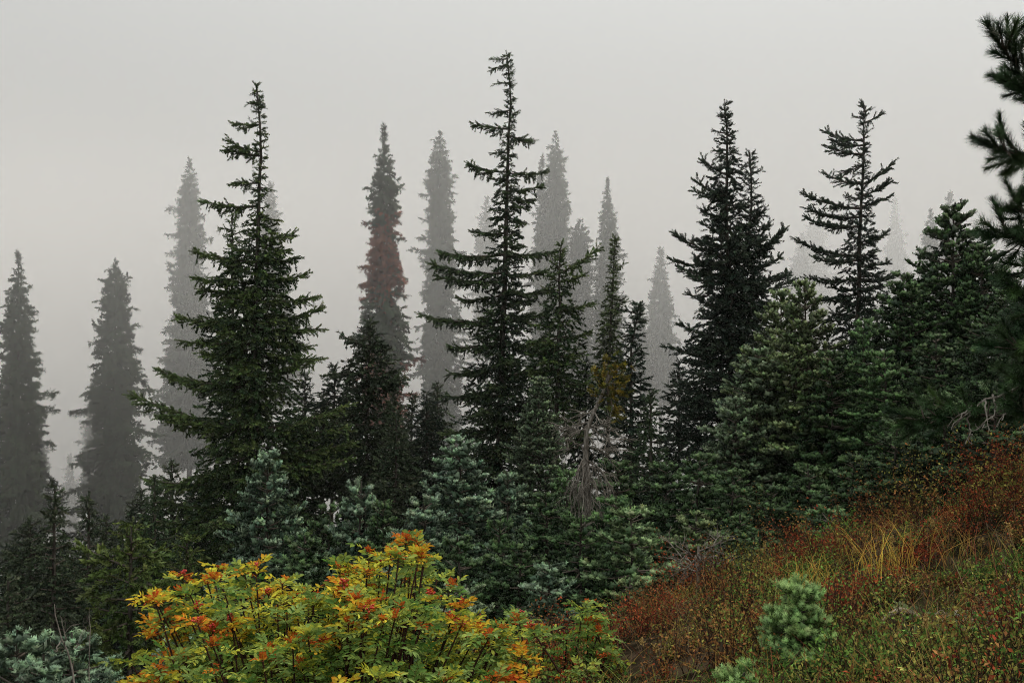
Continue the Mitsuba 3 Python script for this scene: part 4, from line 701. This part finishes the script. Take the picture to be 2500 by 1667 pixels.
for pts, tufts, size in [([(2480, 300), (2400, 235), (2330, 175), (2262, 75)], [.35, .5, .62, .75, .88], 1.0), ([(2480, 400), (2400, 365), (2330, 355), (2250, 325)], [.4, .55, .7, .85], 1.0),
        ([(2480, 330), (2400, 250), (2350, 215), (2310, 190)], [.5, .7, .9], .85), ([(2500, 560), (2420, 500), (2370, 490), (2305, 475)], [.5, .7, .9], .8), ([(2480, 480), (2420, 470), (2370, 440), (2335, 435)], [.6, .85], .8),
        ([(2500, 600), (2420, 580), (2340, 545), (2255, 530)], [.4, .55, .7, .85], 1.0), ([(2500, 760), (2420, 700), (2360, 690), (2300, 650)], [.4, .6, .8], 1.0),
        ([(2500, 830), (2430, 790), (2360, 800), (2260, 790)], [.35, .5, .65, .8], 1.0), ([(2500, 900), (2430, 880), (2370, 880), (2330, 870)], [.5, .7, .9], 1.0), ([(2480, 940), (2330, 950), (2200, 945), (2085, 965)], [.55, .65, .75, .85, .95], .95),
        ([(2500, 1000), (2420, 960), (2350, 945), (2300, 925)], [.4, .6, .8], .9), ([(2500, 720), (2440, 660), (2390, 620), (2350, 600)], [.5, .7, .9], 1.0)]:
    PINE_BOUGHS.append(([at_px(a + 22, b + 6, 5.4 - .12 * k) for k, (a, b) in enumerate(pts)], tufts, size))
pine_tree('pine_tree', 3.35, 5.9, 3.6, 'dark long-needled pine reaching in from the right edge with tufted branch ends')
# ---------------------------------------------------------------- dead wood
def bare(acc, r, pts, rad, twigs, tl, droop=0.0, col=(.2, .2, .2)):
    p = np.asarray(pts, float); n = 9; q = np.linspace(0, 1, n) * (len(p) - 1)
    c = np.stack([np.interp(q, np.arange(len(p)), p[:, i]) for i in range(3)], -1)
    for _ in range(2): c[1:-1] = (c[:-2] + 2 * c[1:-1] + c[2:]) / 4
    c[1:-1] += r.normal(0, .005, (n - 2, 3))
    tube(acc, c, np.linspace(rad, rad * .3, n), col, 5)
    for _ in range(twigs):
        i = r.integers(2, n - 1); tg = unit(c[i + 1] - c[i - 1]); w = unit(tg * .8 + r.normal(0, .55, 3)) * tl * r.uniform(.4, 1.1)
        e = c[i] + w - np.array([0, 0, droop * tl * r.random()]); m = (c[i] + e) / 2 + r.normal(0, .10 * tl, 3) * .5 + np.array([0, 0, droop * tl * .2])
        tube(acc, np.array([c[i], m, e]), np.array([rad * .45, rad * .33, rad * .2]), col, 4)
        for _ in range(2):
            u = unit(w + r.normal(0, .5, 3) * tl) * tl * r.uniform(.2, .5)
            tube(acc, np.array([m, m + u * .5 + r.normal(0, .05 * tl, 3) * .5, m + u - np.array([0, 0, droop * tl * .4])]), np.array([rad * .3, rad * .24, rad * .16]), col, 3)
def part(acc, key, name, bsdf, smooth=False):
    c = sum(1 for s in scene if s.startswith(key + '__' + name))
    k = key + '__' + name + ('_%03d' % c if c else '')
    scene[k] = acc.ply(bsdf, smooth); return k
def snag():
    key, r, Y = 'dead_snag', rng_of('snag'), 9.6
    g = float(ground(at_px(1350, 1100, Y)[0], Y))
    spine = [at_px(*p, Y) for p in [(1400, 860), (1385, 900), (1362, 950), (1347, 990), (1345, 1050), (1348, 1110), (1350, 1180)]]
    spine.append(np.array([spine[-1][0] + .05, Y, g - .1]))
    scene[key + '__trunk'] = mikit.ply(trunk_mesh(spine, .05, .012, 8), 'm_dead', smooth=True)
    for b, t in [((1362, 960), (1290, 985)), ((1358, 965), (1312, 1000)), ((1350, 985), (1280, 975)), ((1352, 980), (1425, 1010)), ((1355, 975), (1418, 985)), ((1348, 1000), (1400, 1045)), ((1347, 1010), (1300, 1030)), ((1347, 1020), (1415, 1035)), ((1370, 935), (1330, 950)), ((1365, 945), (1390, 975))]:
        a = Acc(); y2 = Y + r.uniform(-.3, .2); b, t = at_px(*b, Y), at_px(*t, y2)
        bare(a, r, [b, (b + t) / 2 + np.array([0, 0, -.03]), t], .009, 9, .24, .2); part(a, key, 'branch', 'm_dead', True)
    for t in [(1305, 1150), (1315, 1170), (1328, 1185), (1340, 1165), (1350, 1195), (1362, 1180), (1375, 1150), (1388, 1140), (1402, 1120), (1320, 1120), (1395, 1100), (1355, 1150)]:
        a = Acc(); b, t = at_px(1345 + r.normal(0, 3), 1045 + r.uniform(-5, 25), Y - .05), at_px(*t, Y - r.uniform(.05, .35))
        bare(a, r, [b, b * .5 + t * .5 + np.array([(t[0] - b[0]) * .22, -.03, .03]), t], .009, 9, .20, .7); part(a, key, 'hanging_branch', 'm_dead', True)
    a = Acc(); P, D = [], []
    for c, s, n in [((1398, 850), 19, 26), ((1423, 842), 11, 14), ((1422, 880), 13, 20), ((1430, 905), 7, 14), ((1412, 950), 8, 20), ((1376, 862), 10, 14), ((1400, 915), 7, 10), ((1385, 880), 8, 10), ((1365, 900), 9, 8)]:
        q = at_px(*c, Y); P.append(q + r.normal(0, 1, (n, 3)) * s * .435e-3 * Y * np.array([1, 1, .8])); D.append(unit(r.normal(0, 1, (n, 3)) + np.array([.2, 0, .3])))
        tube(a, np.array([at_px(1392, 880, Y), (at_px(1392, 880, Y) + q) / 2, q]), .006, WOOD * 2, 4)
    P, D = np.vstack(P), np.vstack(D)
    stamp(a, *BRUSH[0], P, D, .07, tone(r, P, r.random(len(P)), 'yellow', .35))
    k = part(a, key, 'foliage', 'm_needle'); labels[k] = {'label': 'yellowing last foliage at the top of the dead snag'}
    labels[key] = {'label': 'half-dead tree with grey drooping twigs and yellowing leaning top in the centre', 'category': 'dead tree'}
snag()
def dead_shrub():
    key, r, Y = 'dead_shrub', rng_of('shrub'), 6.6
    z8 = lambda zx, zy: ((1500 + zx / 2.352) * .9408, (1250 + zy / 2.352) * .9408)
    tr = [at_px(*z8(482, 190), Y), at_px(*z8(484, 300), Y), at_px(*z8(478, 400), Y)]
    g = float(ground(tr[-1][0], Y)); tr.append(np.array([tr[-1][0], Y, g - .05]))
    scene[key + '__trunk'] = mikit.ply(trunk_mesh(tr, .016, .008, 7), 'm_dead', smooth=True)
    for mid, t in [((400, 260), (290, 140)), ((420, 230), (350, 190)), ((400, 290), (310, 250)), ((430, 320), (330, 330)), ((440, 250), (400, 160)), ((600, 310), (725, 245)), ((560, 280), (640, 200)), ((600, 180), (655, 90)), ((560, 200), (610, 110)), ((540, 330), (600, 380)), ((430, 350), (390, 420)), ((500, 200), (540, 150)), ((450, 330), (350, 290)), ((540, 260), (600, 230))]:
        a = Acc(); y2 = Y + r.uniform(-.2, .2); bare(a, r, [at_px(*z8(482 + r.normal(0, 3), r.uniform(220, 340)), Y), at_px(*z8(*mid), (Y + y2) / 2), at_px(*z8(*t), y2)], .006, 6, .14, .1); part(a, key, 'branch', 'm_dead', True)
    labels[key] = {'label': 'small bleached dead shrub of bare curving branches at the edge of the heath', 'category': 'dead shrub'}
dead_shrub()
def lone_wood(key, Y, lines, rad, twigs, label, cat, to_ground=False):
    r = rng_of(key); pts = [at_px(*p, Y) for p in lines[0]]
    if to_ground: pts.append(np.array([pts[-1][0], Y, float(ground(pts[-1][0], Y)) - .05]))
    pts = pts[::-1]
    a = Acc(); bare(a, r, pts, rad, 0, .1); part(a, key, 'stem', 'm_dead', True)
    for l in lines[1:]:
        a = Acc(); bare(a, r, [at_px(*p, Y - .05 * i) for i, p in enumerate(l)], rad * .6, twigs, .10, .2); part(a, key, 'twig', 'm_dead', True)
    labels[key] = {'label': label, 'category': cat}
lone_wood('bare_sapling', 5.6, [[(125, 1385), (132, 1430), (150, 1490), (185, 1560)], [(150, 1490), (151, 1440), (152, 1405)], [(140, 1470), (128, 1500), (122, 1480)]], .007, 2, 'thin bare dead stem leaning over the fir tufts in the lower left', 'dead sapling', True)
lone_wood('bare_sapling_001', 5.8, [[(205, 1395), (208, 1440), (204, 1500), (206, 1568)], [(206, 1470), (196, 1440), (192, 1420)]], .005, 2, 'second thin bare stem, upright, right of the leaning one in the lower left', 'dead sapling', True)
lone_wood('pine_dead_branch', 5.1, [[(2190, 980), (2235, 930), (2290, 905), (2345, 880), (2420, 850)], [(2260, 915), (2268, 950), (2255, 985)], [(2305, 900), (2312, 940), (2300, 965)], [(2235, 930), (2210, 950), (2185, 985)], [(2280, 905), (2285, 940), (2278, 960)], [(2225, 940), (2228, 985), (2232, 1000)]], .010, 2, 'grey dead pine branch with hanging twigs at the right edge', 'dead branch')
# ---------------------------------------------------------------- the small firs in front
def small_fir(key, x, y, H, W, pal, label, whorl, shoot):
    tm, cr = fir_shape(key, H, pal, W=W, detail=BRUSH_FINE, shoot=shoot, whorl=whorl, sl=.036, st=.028, bare=0.0, power=.72)
    m = T().translate([x, y, float(ground(x, y)) + H - .01])
    scene[key + '__trunk'] = {**mikit.ply(tm, 'm_bark', smooth=True), 'to_world': m}
    scene[key + '__crown'] = {**cr.ply('m_needle', soft=True), 'to_world': m}
    labels[key] = {'label': label, 'category': 'fir sapling'}
PAL['sap'] = ((.065, .13, .036), (.21, .325, .105))
small_fir('fir_sapling', 1.085, 3.75, .31, .36, 'sap', 'little bright green fir sapling standing in the heath in the foreground', .042, .050)
small_fir('fir_sapling_001', .815, 3.5, .13, .42, 'sap', 'tiny low fir tuft left of the bright green fir sapling', .045, .05)
# ---------------------------------------------------------------- heath on the bank
def on_bank(r, n, y0=2.6, y1=10.5, xl=-.08, power=1.0):
    n = int(n * 1.3); y = y0 + (y1 - y0) * r.random(n * 4) ** power; x = r.uniform(xl - .1, .80, n * 4) * y
    edge = np.clip(5.3 + .62 * x, 4.6, 9.0) + .9
    k = np.flatnonzero((y < edge))[:n]
    return np.stack([x[k], y[k], ground(x[k], y[k])], -1)
HEATH = {'red': ((.14, .030, .018), (.32, .075, .032)), 'brown': ((.12, .050, .022), (.30, .15, .055)), 'olive': ((.12, .125, .032), (.30, .27, .07)), 'leaf_green': ((.045, .105, .022), (.15, .26, .055))}
def shrubs(acc, r, P, pal, h=(.12, .30), leaves=46, size=(.010, .021)):
    """little twiggy shrubs with oval leaves"""
    up = np.array([0, 0, 1.0]); a, b = (np.array(c) for c in HEATH[pal])
    for p in P:
        H = r.uniform(*h) * (.25 + 1.9 * float(meshkit.noise(p * [3.4, 3.0, 0], 6)) ** 1.5); hue = np.clip(float(meshkit.noise(p * [4.0, 3.5, 0], 8)) + r.normal(0, .2), 0, 1); k = 4; q, D = [], []
        for s in range(k):
            d = unit(np.array([r.normal(0, .45), r.normal(0, .45), 1])); e = p + d * H * r.uniform(.7, 1.1)
            tube(acc, np.array([p - up * .02, (p + e) / 2 + r.normal(0, .015, 3), e]), np.array([.0022, .0016, .0008]), (.06, .035, .025), 3)
            t = 1 - r.random(leaves // k) ** 1.3 * .75; q.append(p + (e - p) * t[:, None] + r.normal(0, .018, (len(t), 3)))
        q = np.vstack(q); n = len(q); d = unit(r.normal(0, 1, (n, 3)) + up * .35); w = unit(np.cross(d, r.normal(0, 1, (n, 3)) + up * 1.2)); nn = np.cross(w, d)
        L = r.uniform(*size, n)[:, None]
        V = np.stack([q, q + d * L * .55 + w * L * .27 + nn * L * .12, q + d * L, q + d * L * .55 - w * L * .27 + nn * L * .12], 1)
        mix_ = np.clip(hue + r.normal(0, .25, (n, 1)), 0, 1); c = (a * (1 - mix_) + b * mix_) * np.exp(r.normal(.20, .38, (n, 1)))
        acc.add(V.reshape(-1, 3), (np.array([[0, 1, 2], [0, 2, 3]])[None] + (np.arange(n) * 4)[:, None, None]).reshape(-1, 3), np.repeat(c, 4, 0))
def blades(acc, r, P, h, col, lean=.5, width=.0022, dry=None):
    n = len(P); az = r.uniform(0, 6.28, n); H = r.uniform(*h, n); ln = np.abs(r.normal(lean, lean * .5, n)); hd = np.stack([np.cos(az), np.sin(az), 0 * az], -1)
    sd = np.stack([-np.sin(az), np.cos(az), 0 * az], -1); up = np.array([0, 0, 1.0]); V = []
    for t, w in ((0, 1), (.4, .9), (.75, .6), (1, .0)):
        c = P + hd * (H * ln * t * t)[:, None] + up * (H * t * (1 - .25 * ln * t))[:, None]
        V += [c] if w == 0 else [c - sd * width * w * .5, c + sd * width * w * .5]
    V = np.stack(V, 1); F = np.array([[0, 1, 3], [0, 3, 2], [2, 3, 5], [2, 5, 4], [4, 5, 6]])
    c = np.asarray(col)[None] * np.exp(r.normal(0, .25, (n, 1))) * (1 + r.normal(0, .08, (n, 3)))
    acc.add(V.reshape(-1, 3), (F[None] + (np.arange(n) * 7)[:, None, None]).reshape(-1, 3), np.repeat(c, 7, 0))
def stuff(key, acc, bsdf, label, cat):
    scene[key] = acc.ply(bsdf); labels[key] = {'label': label, 'category': cat, 'kind': 'stuff'}
r = rng_of('heath')
P = on_bank(r, 3600, power=1.25)
P = P[meshkit.fbm(P * [2.6, 2.2, 0], 2, 31) > .46]
kind = meshkit.fbm(np.stack([P[:, 0] * 2.1, P[:, 1] * 1.7, P[:, 2] * 0], -1), 3, 12) + r.normal(0, .06, len(P))
groups = {'red': [], 'brown': [], 'olive': [], 'leaf_green': []}
cut = np.quantile(kind, [.20, .45, .72])
for p, k in zip(P, kind): groups[('red', 'brown', 'olive', 'leaf_green')[int(np.searchsorted(cut, k))]].append(p)
HL = {'red': ('red_heath', 'low dark red huckleberry leaves covering the bank at the right'), 'brown': ('brown_heath', 'low red-brown withering shrubs covering the bank at the right'), 'olive': ('olive_heath', 'low olive yellow leaves between the red heath on the bank'), 'leaf_green': ('green_heath', 'low green leafy plants between the red heath on the bank')}
for k, ps in groups.items():
    a = Acc(); ps = np.array(ps)
    shrubs(a, r, ps, k, (.08, .24)); stuff(HL[k][0], a, 'm_leaf', HL[k][1], 'ground cover')
a = Acc(); P = on_bank(r, 520, 5.0, 10.5, .22); P = P[(P[:, 0] > 2.7) & (meshkit.fbm(P * [1.6, 1.4, 0], 2, 33) > .42)]; shrubs(a, r, P, 'brown', (.20, .50), 40, (.016, .03))
P = on_bank(r, 420, 5.0, 10.5, .22); P = P[(P[:, 0] > 2.9) & (meshkit.fbm(P * [1.6, 1.4, 0], 2, 35) > .45)]; shrubs(a, r, P, 'olive', (.20, .45), 40, (.016, .03)); stuff('tall_heath', a, 'm_leaf', 'taller dark brownish shrubs on the upper right of the bank below the pine', 'ground cover')
a = Acc(); P = on_bank(r, 5000, 2.6, 9); P = P[meshkit.fbm(P * [2.8, 2.4, 0], 2, 41) > .56]; blades(a, r, P, (.06, .20), (.15, .20, .05), 1.0); stuff('green_grass', a, 'm_grass', 'short green grass growing through the heath', 'grass')
a = Acc(); P = on_bank(r, 9000, 2.6, 8); P = P[meshkit.fbm(P * [3.4, 3.0, 0], 2, 43) > .60]; blades(a, r, P, (.07, .22), (.44, .27, .075), 1.0, .0018); stuff('dry_grass', a, 'm_grass', 'dry straw-coloured grass stems scattered through the heath', 'grass')
a = Acc(); P = on_bank(r, 5200, 2.6, 3.9, .22); P = P[P[:, 0] > .9]; blades(a, r, P, (.04, .11), (.12, .20, .07), .9, .003); stuff('feathery_herbs', a, 'm_grass', 'soft feathery green herbs at the lower right corner', 'herbs')
a = Acc(); 
for _ in range(420):
    c = at_px(r.normal(2255, 34), 0, 3.75); p = np.array([c[0], r.normal(3.75, .13), 0]); p[2] = ground(p[0], p[1]) + .02; d = unit(np.array([r.normal(), r.normal(), .12])) * r.uniform(.03, .10)
    tube(a, np.array([p - d / 2, p + np.array([0, 0, .006]), p + d / 2]), .0013, np.array((.30, .24, .19)) * r.uniform(.5, 1.2), 3)
stuff('twig_litter', a, 'm_needle', 'patch of bare ground with pale dead twigs at the right', 'twig litter')
a = Acc(); P = on_bank(r, 1500, 2.6, 8.5)
for p in P:
    d = unit(np.array([r.normal(0, .6), r.normal(0, .6), 1])) * r.uniform(.08, .26); m = p + d * .5 + r.normal(0, .018, 3); c = np.array(((.18, .055, .028), (.20, .14, .08), (.09, .045, .03))[r.integers(0, 3)]) * r.uniform(.6, 1.3)
    tube(a, np.array([p, m, p + d + r.normal(0, .02, 3)]), np.array([.0022, .0017, .0009]), c, 3)
stuff('heath_twigs', a, 'm_needle', 'bare reddish and grey twigs standing through the heath', 'twigs')
# tufts and stalks that can be counted
def tuft(key, x, y, n, h, col, label, spread=.05, lean=.7):
    r = rng_of(key); P = np.stack([x + r.normal(0, spread, n), y + r.normal(0, spread, n), np.zeros(n)], -1); P[:, 2] = ground(P[:, 0], P[:, 1])
    a = Acc(); blades(a, r, P, h, col, lean, .0030); scene[key] = a.ply('m_grass'); labels[key] = {'label': label, 'category': 'grass tuft'}
tuft('grass_tuft', 1.53, 5.15, 110, (.10, .27), (.58, .38, .08), 'golden grass tuft just behind the bright green fir sapling', .10)
tuft('grass_tuft_001', 1.90, 5.05, 90, (.12, .36), (.62, .40, .08), 'tall golden grass tuft right of the one behind the sapling', .09)
tuft('grass_tuft_002', 1.40, 5.0, 150, (.10, .22), (.24, .32, .08), 'yellow-green grass tuft left of the golden tufts', .09)
tuft('grass_tuft_003', 1.20, 3.1, 130, (.10, .28), (.36, .24, .08), 'straw-coloured tuft at the bottom edge right of the sapling', .10)
tuft('grass_tuft_004', .42, 3.55, 130, (.10, .26), (.13, .17, .04), 'green grass tuft at the bottom edge right of the berry bush', .10)
def stalk(key, base, tip, label, head=True):
    r = rng_of(key); px = base[0] * .43537; k = (px - 512) / 1000; dy = (base[1] * .43537 - 370) / 1000
    y = 3.0
    for _ in range(40): y = .5 * y + .5 * (1.6 - float(ground(k * y, y))) / dy
    b = np.array([k * y, y, float(ground(k * y, y))]); t = at_px(*tip, y * r.uniform(.97, 1.03)); m = (b + t) / 2 + np.array([r.normal(0, .015), r.normal(0, .015), 0])
    q = np.linspace(0, 1, 8)[:, None]; pts = b * (1 - q) ** 2 + 2 * m * q * (1 - q) + t * q * q; c = np.array((.38, .27, .10)) * r.uniform(.75, 1.2)
    a = Acc(); tube(a, pts, np.linspace(.0020, .0011, 8), c, 4); part(a, key, 'stem', 'm_needle', True)
    if head:
        a = Acc(); n = 22; s = r.random(n); P = pts[-1] + (pts[-2] - pts[-1]) * (s * 1.3)[:, None]; d = unit((pts[-1] - pts[-2])[None] + r.normal(0, .025, (n, 3)))
        tv, tf = needle_template(5, 3, .22, .5, .3, blade=.16); stamp(a, tv, tf, P, d, .016, np.tile(c * 1.1, (n, 1)), 1.0, r.uniform(0, 6, n)); part(a, key, 'seed_head', 'm_needle')
    labels[key] = {'label': label, 'category': 'grass stalk'}
z8 = lambda zx, zy: ((1500 + zx / 2.352) * .9408, (1250 + zy / 2.352) * .9408)
ST = [((895, 470), (862, 172), 'tall pale grass stalk standing alone left of the golden tufts'), ((1640, 300), (1597, 140), 'tallest stalk in the right golden tuft'), ((1720, 300), (1694, 130), 'greenish stalk right of the right golden tuft'), ((1900, 240), (1812, 40), 'leaning stalk at the top of the bank right of the golden tufts'),
    ((2170, 310), (2105, 150), 'thin stalk slanting across the dark red heath at the right'), ((1860, 960), (1790, 600), 'golden stalk rising at the bottom edge below the grey stone'), ((1990, 880), (1960, 690), 'golden stalk with seed head below the stone, right of its neighbour'), ((2110, 960), (2060, 760), 'short golden stalk near the bottom edge at the right'),
    ((2290, 900), (2190, 760), 'stalk leaning left near the lower right corner'), ((2340, 960), (2300, 720), 'rightmost upright stalk in the lower right corner'), ((1520, 960), (1400, 700), 'orange stalk leaning left below the sapling\'s right side'), ((265, 950), (228, 760), 'orange-brown stalk low in the heath below the dead shrub'),
    ((185, 900), (150, 720), 'thin reddish stalk left of the orange-brown one'), ((1770, 960), (1720, 690), 'stalk with pale seeds between the sapling and the golden stalks'), ((1150, 230), (1110, 120), 'short bent stalk at the left end of the golden tufts'), ((1390, 330), (1380, 200), 'stalk between the two golden tufts'), ((2350, 420), (2260, 60), 'long straw stalk bending left at the right edge'),
    ((2140, 620), (2160, 430), 'brown stalk above the twig litter')]
for i, (b, t, lab) in enumerate(ST): stalk('grass_stalk' + ('_%03d' % i if i else ''), z8(*b), z8(*t), lab)
# single red shrubs, stone, driftwood, pale-leaved herb
RS = [(1567, 1385, 7.0, .30, 'red-leaved shrub at the foot of the bleached dead shrub'), (2045, 1165, 8.3, .50, 'red-tipped shrub at the dark upper edge of the heath'), (2255, 1110, 7.3, .55, 'deep red shrub below the grey dead pine branch'), (2235, 1245, 5.6, .32, 'wine-red shrub in the upper heath near the right edge'), (2310, 1140, 6.9, .45, 'red shrub nearest the right edge below the pine'), (1840, 1290, 6.0, .25, 'small red shrub left of the golden tufts'), (2120, 1300, 5.2, .24, 'dark red bushy plant right of the golden tufts'), (1990, 1350, 4.6, .22, 'red plant just right of the bright green fir sapling')]
RS = [(*a, 'red', 'red_shrub') for a in RS] + [(*a, k, 'low_shrub') for *a, k in [(1660, 1330, 6.4, .34, 'brown leafy shrub right of the bleached dead shrub', 'brown'), (1720, 1305, 6.6, .36, 'olive shrub at the heath edge beside the lone tall grass stalk', 'olive'), (1800, 1262, 6.9, .40, 'brown shrub at the heath edge left of the golden tufts', 'brown'), (1930, 1215, 7.2, .42, 'green leafy shrub at the heath edge above the golden tufts', 'leaf_green'),
    (1985, 1190, 7.6, .45, 'brown shrub below the dark little fir on the heath edge', 'brown'), (2120, 1120, 8.0, .55, 'olive brown shrub on the upper heath edge right of the red-tipped shrub', 'olive'), (2190, 1080, 8.0, .60, 'brown tall shrub on the upper heath edge under the pine', 'brown'), (1480, 1395, 6.2, .30, 'brown shrub right of the small green mountain ash', 'brown'), (2290, 1330, 4.6, .26, 'green leafy plant near the right edge above the twig litter', 'leaf_green'), (1640, 1490, 4.0, .22, 'reddish brown plant left of the tiny fir tuft', 'brown')]]
seen_ = {}
for i, (vx, vy, y, h, lab, hue_, kind_) in enumerate(RS):
    seen_[kind_] = seen_.get(kind_, -1) + 1; key = kind_ + ('_%03d' % seen_[kind_] if seen_[kind_] else ''); r = rng_of(key); p = at_px(vx, vy, y); a = Acc()
    P = np.stack([p[0] + r.normal(0, .07, 9), y + r.normal(0, .07, 9), np.zeros(9)], -1); P[:, 2] = ground(P[:, 0], P[:, 1])
    shrubs(a, r, P, hue_, (h * .7, h * 1.2), 56, (.011, .022)); scene[key] = a.ply('m_leaf'); labels[key] = {'label': lab, 'category': 'shrub'}
def rough(key, mesh, s, loc, bsdf, label, cat, amp=.25, rot=0.0):
    v = mesh.vertices * np.array(s); v = v * (1 + amp * (meshkit.fbm(mesh.vertices * 1.7 + 5, 3, len(key)) - .5)[:, None])
    scene[key] = {**mikit.ply((v, mesh.faces), bsdf, smooth=35), 'to_world': T().translate([float(c) for c in loc]).rotate([0, 0, 1], rot)}; labels[key] = {'label': label, 'category': cat}
y = 3.95; x = .446 * y; rough('stone', trimesh.creation.icosphere(3), (.030, .034, .034), (x, y, float(ground(x, y)) + .008), 'm_rock', 'small pale pointed stone in front of the twig litter at the right', 'stone', .7)
y = 4.1; x = .389 * y; g = float(ground(x, y)); a = Acc(); tube(a, np.array([(-.075, 0, .02), (-.045, .0, .045), (0, .01, .060), (.045, .0, .055), (.07, 0, .035)]) + [x, y, g], np.array([.005, .011, .013, .012, .006]), (.4, .35, .28), 9); v, f, _ = a.mesh()
scene['driftwood'] = mikit.ply((v, f), 'm_driftwood', smooth=True); labels['driftwood'] = {'label': 'short bent piece of bleached wood lying under pale leaves right of the sapling', 'category': 'wood'}
def herb(key, x, y, n, L, col, label):
    r = rng_of(key); a = Acc(); g = float(ground(x, y)); c = np.array([x, y, g])
    scene_n = 0
    for i in range(n):
        az = r.uniform(0, 6.28); el = r.uniform(.35, 1.2); d = np.array([math.cos(az) * math.cos(el), math.sin(az) * math.cos(el), math.sin(el)]); s = np.array([-math.sin(az), math.cos(az), 0]); l = L * r.uniform(.7, 1.1)
        V = []
        for t, w in ((0, .15), (.3, .8), (.65, 1), (1, 0)):
            q = c + d * l * t - np.array([0, 0, .25 * l * t * t]); V += [q - s * w * l * .16 + [0, 0, .05 * l * w], q, q + s * w * l * .16 + [0, 0, .05 * l * w]] if w else [q]
        F = [[0, 1, 4], [0, 4, 3], [1, 2, 5], [1, 5, 4], [3, 4, 7], [3, 7, 6], [4, 5, 8], [4, 8, 7], [6, 7, 9], [7, 8, 9]]
        b = Acc(); b.add(np.array(V), np.array(F), np.array(col) * r.uniform(.7, 1.25)); part(b, key, 'leaf', 'm_leaf')
    labels[key] = {'label': label, 'category': 'herb'}
herb('pale_herb', 1.64, 4.15, 10, .14, (.20, .26, .13), 'rosette of pale green leaves over the bleached wood')
herb('green_herb', 2.02, 4.1, 12, .13, (.05, .11, .03), 'bright green broad-leaved herb in the heath near the right edge')
herb('silver_herb', 1.22, 3.55, 14, .10, (.20, .26, .24), 'silvery narrow-leaved herb at the right foot of the sapling')
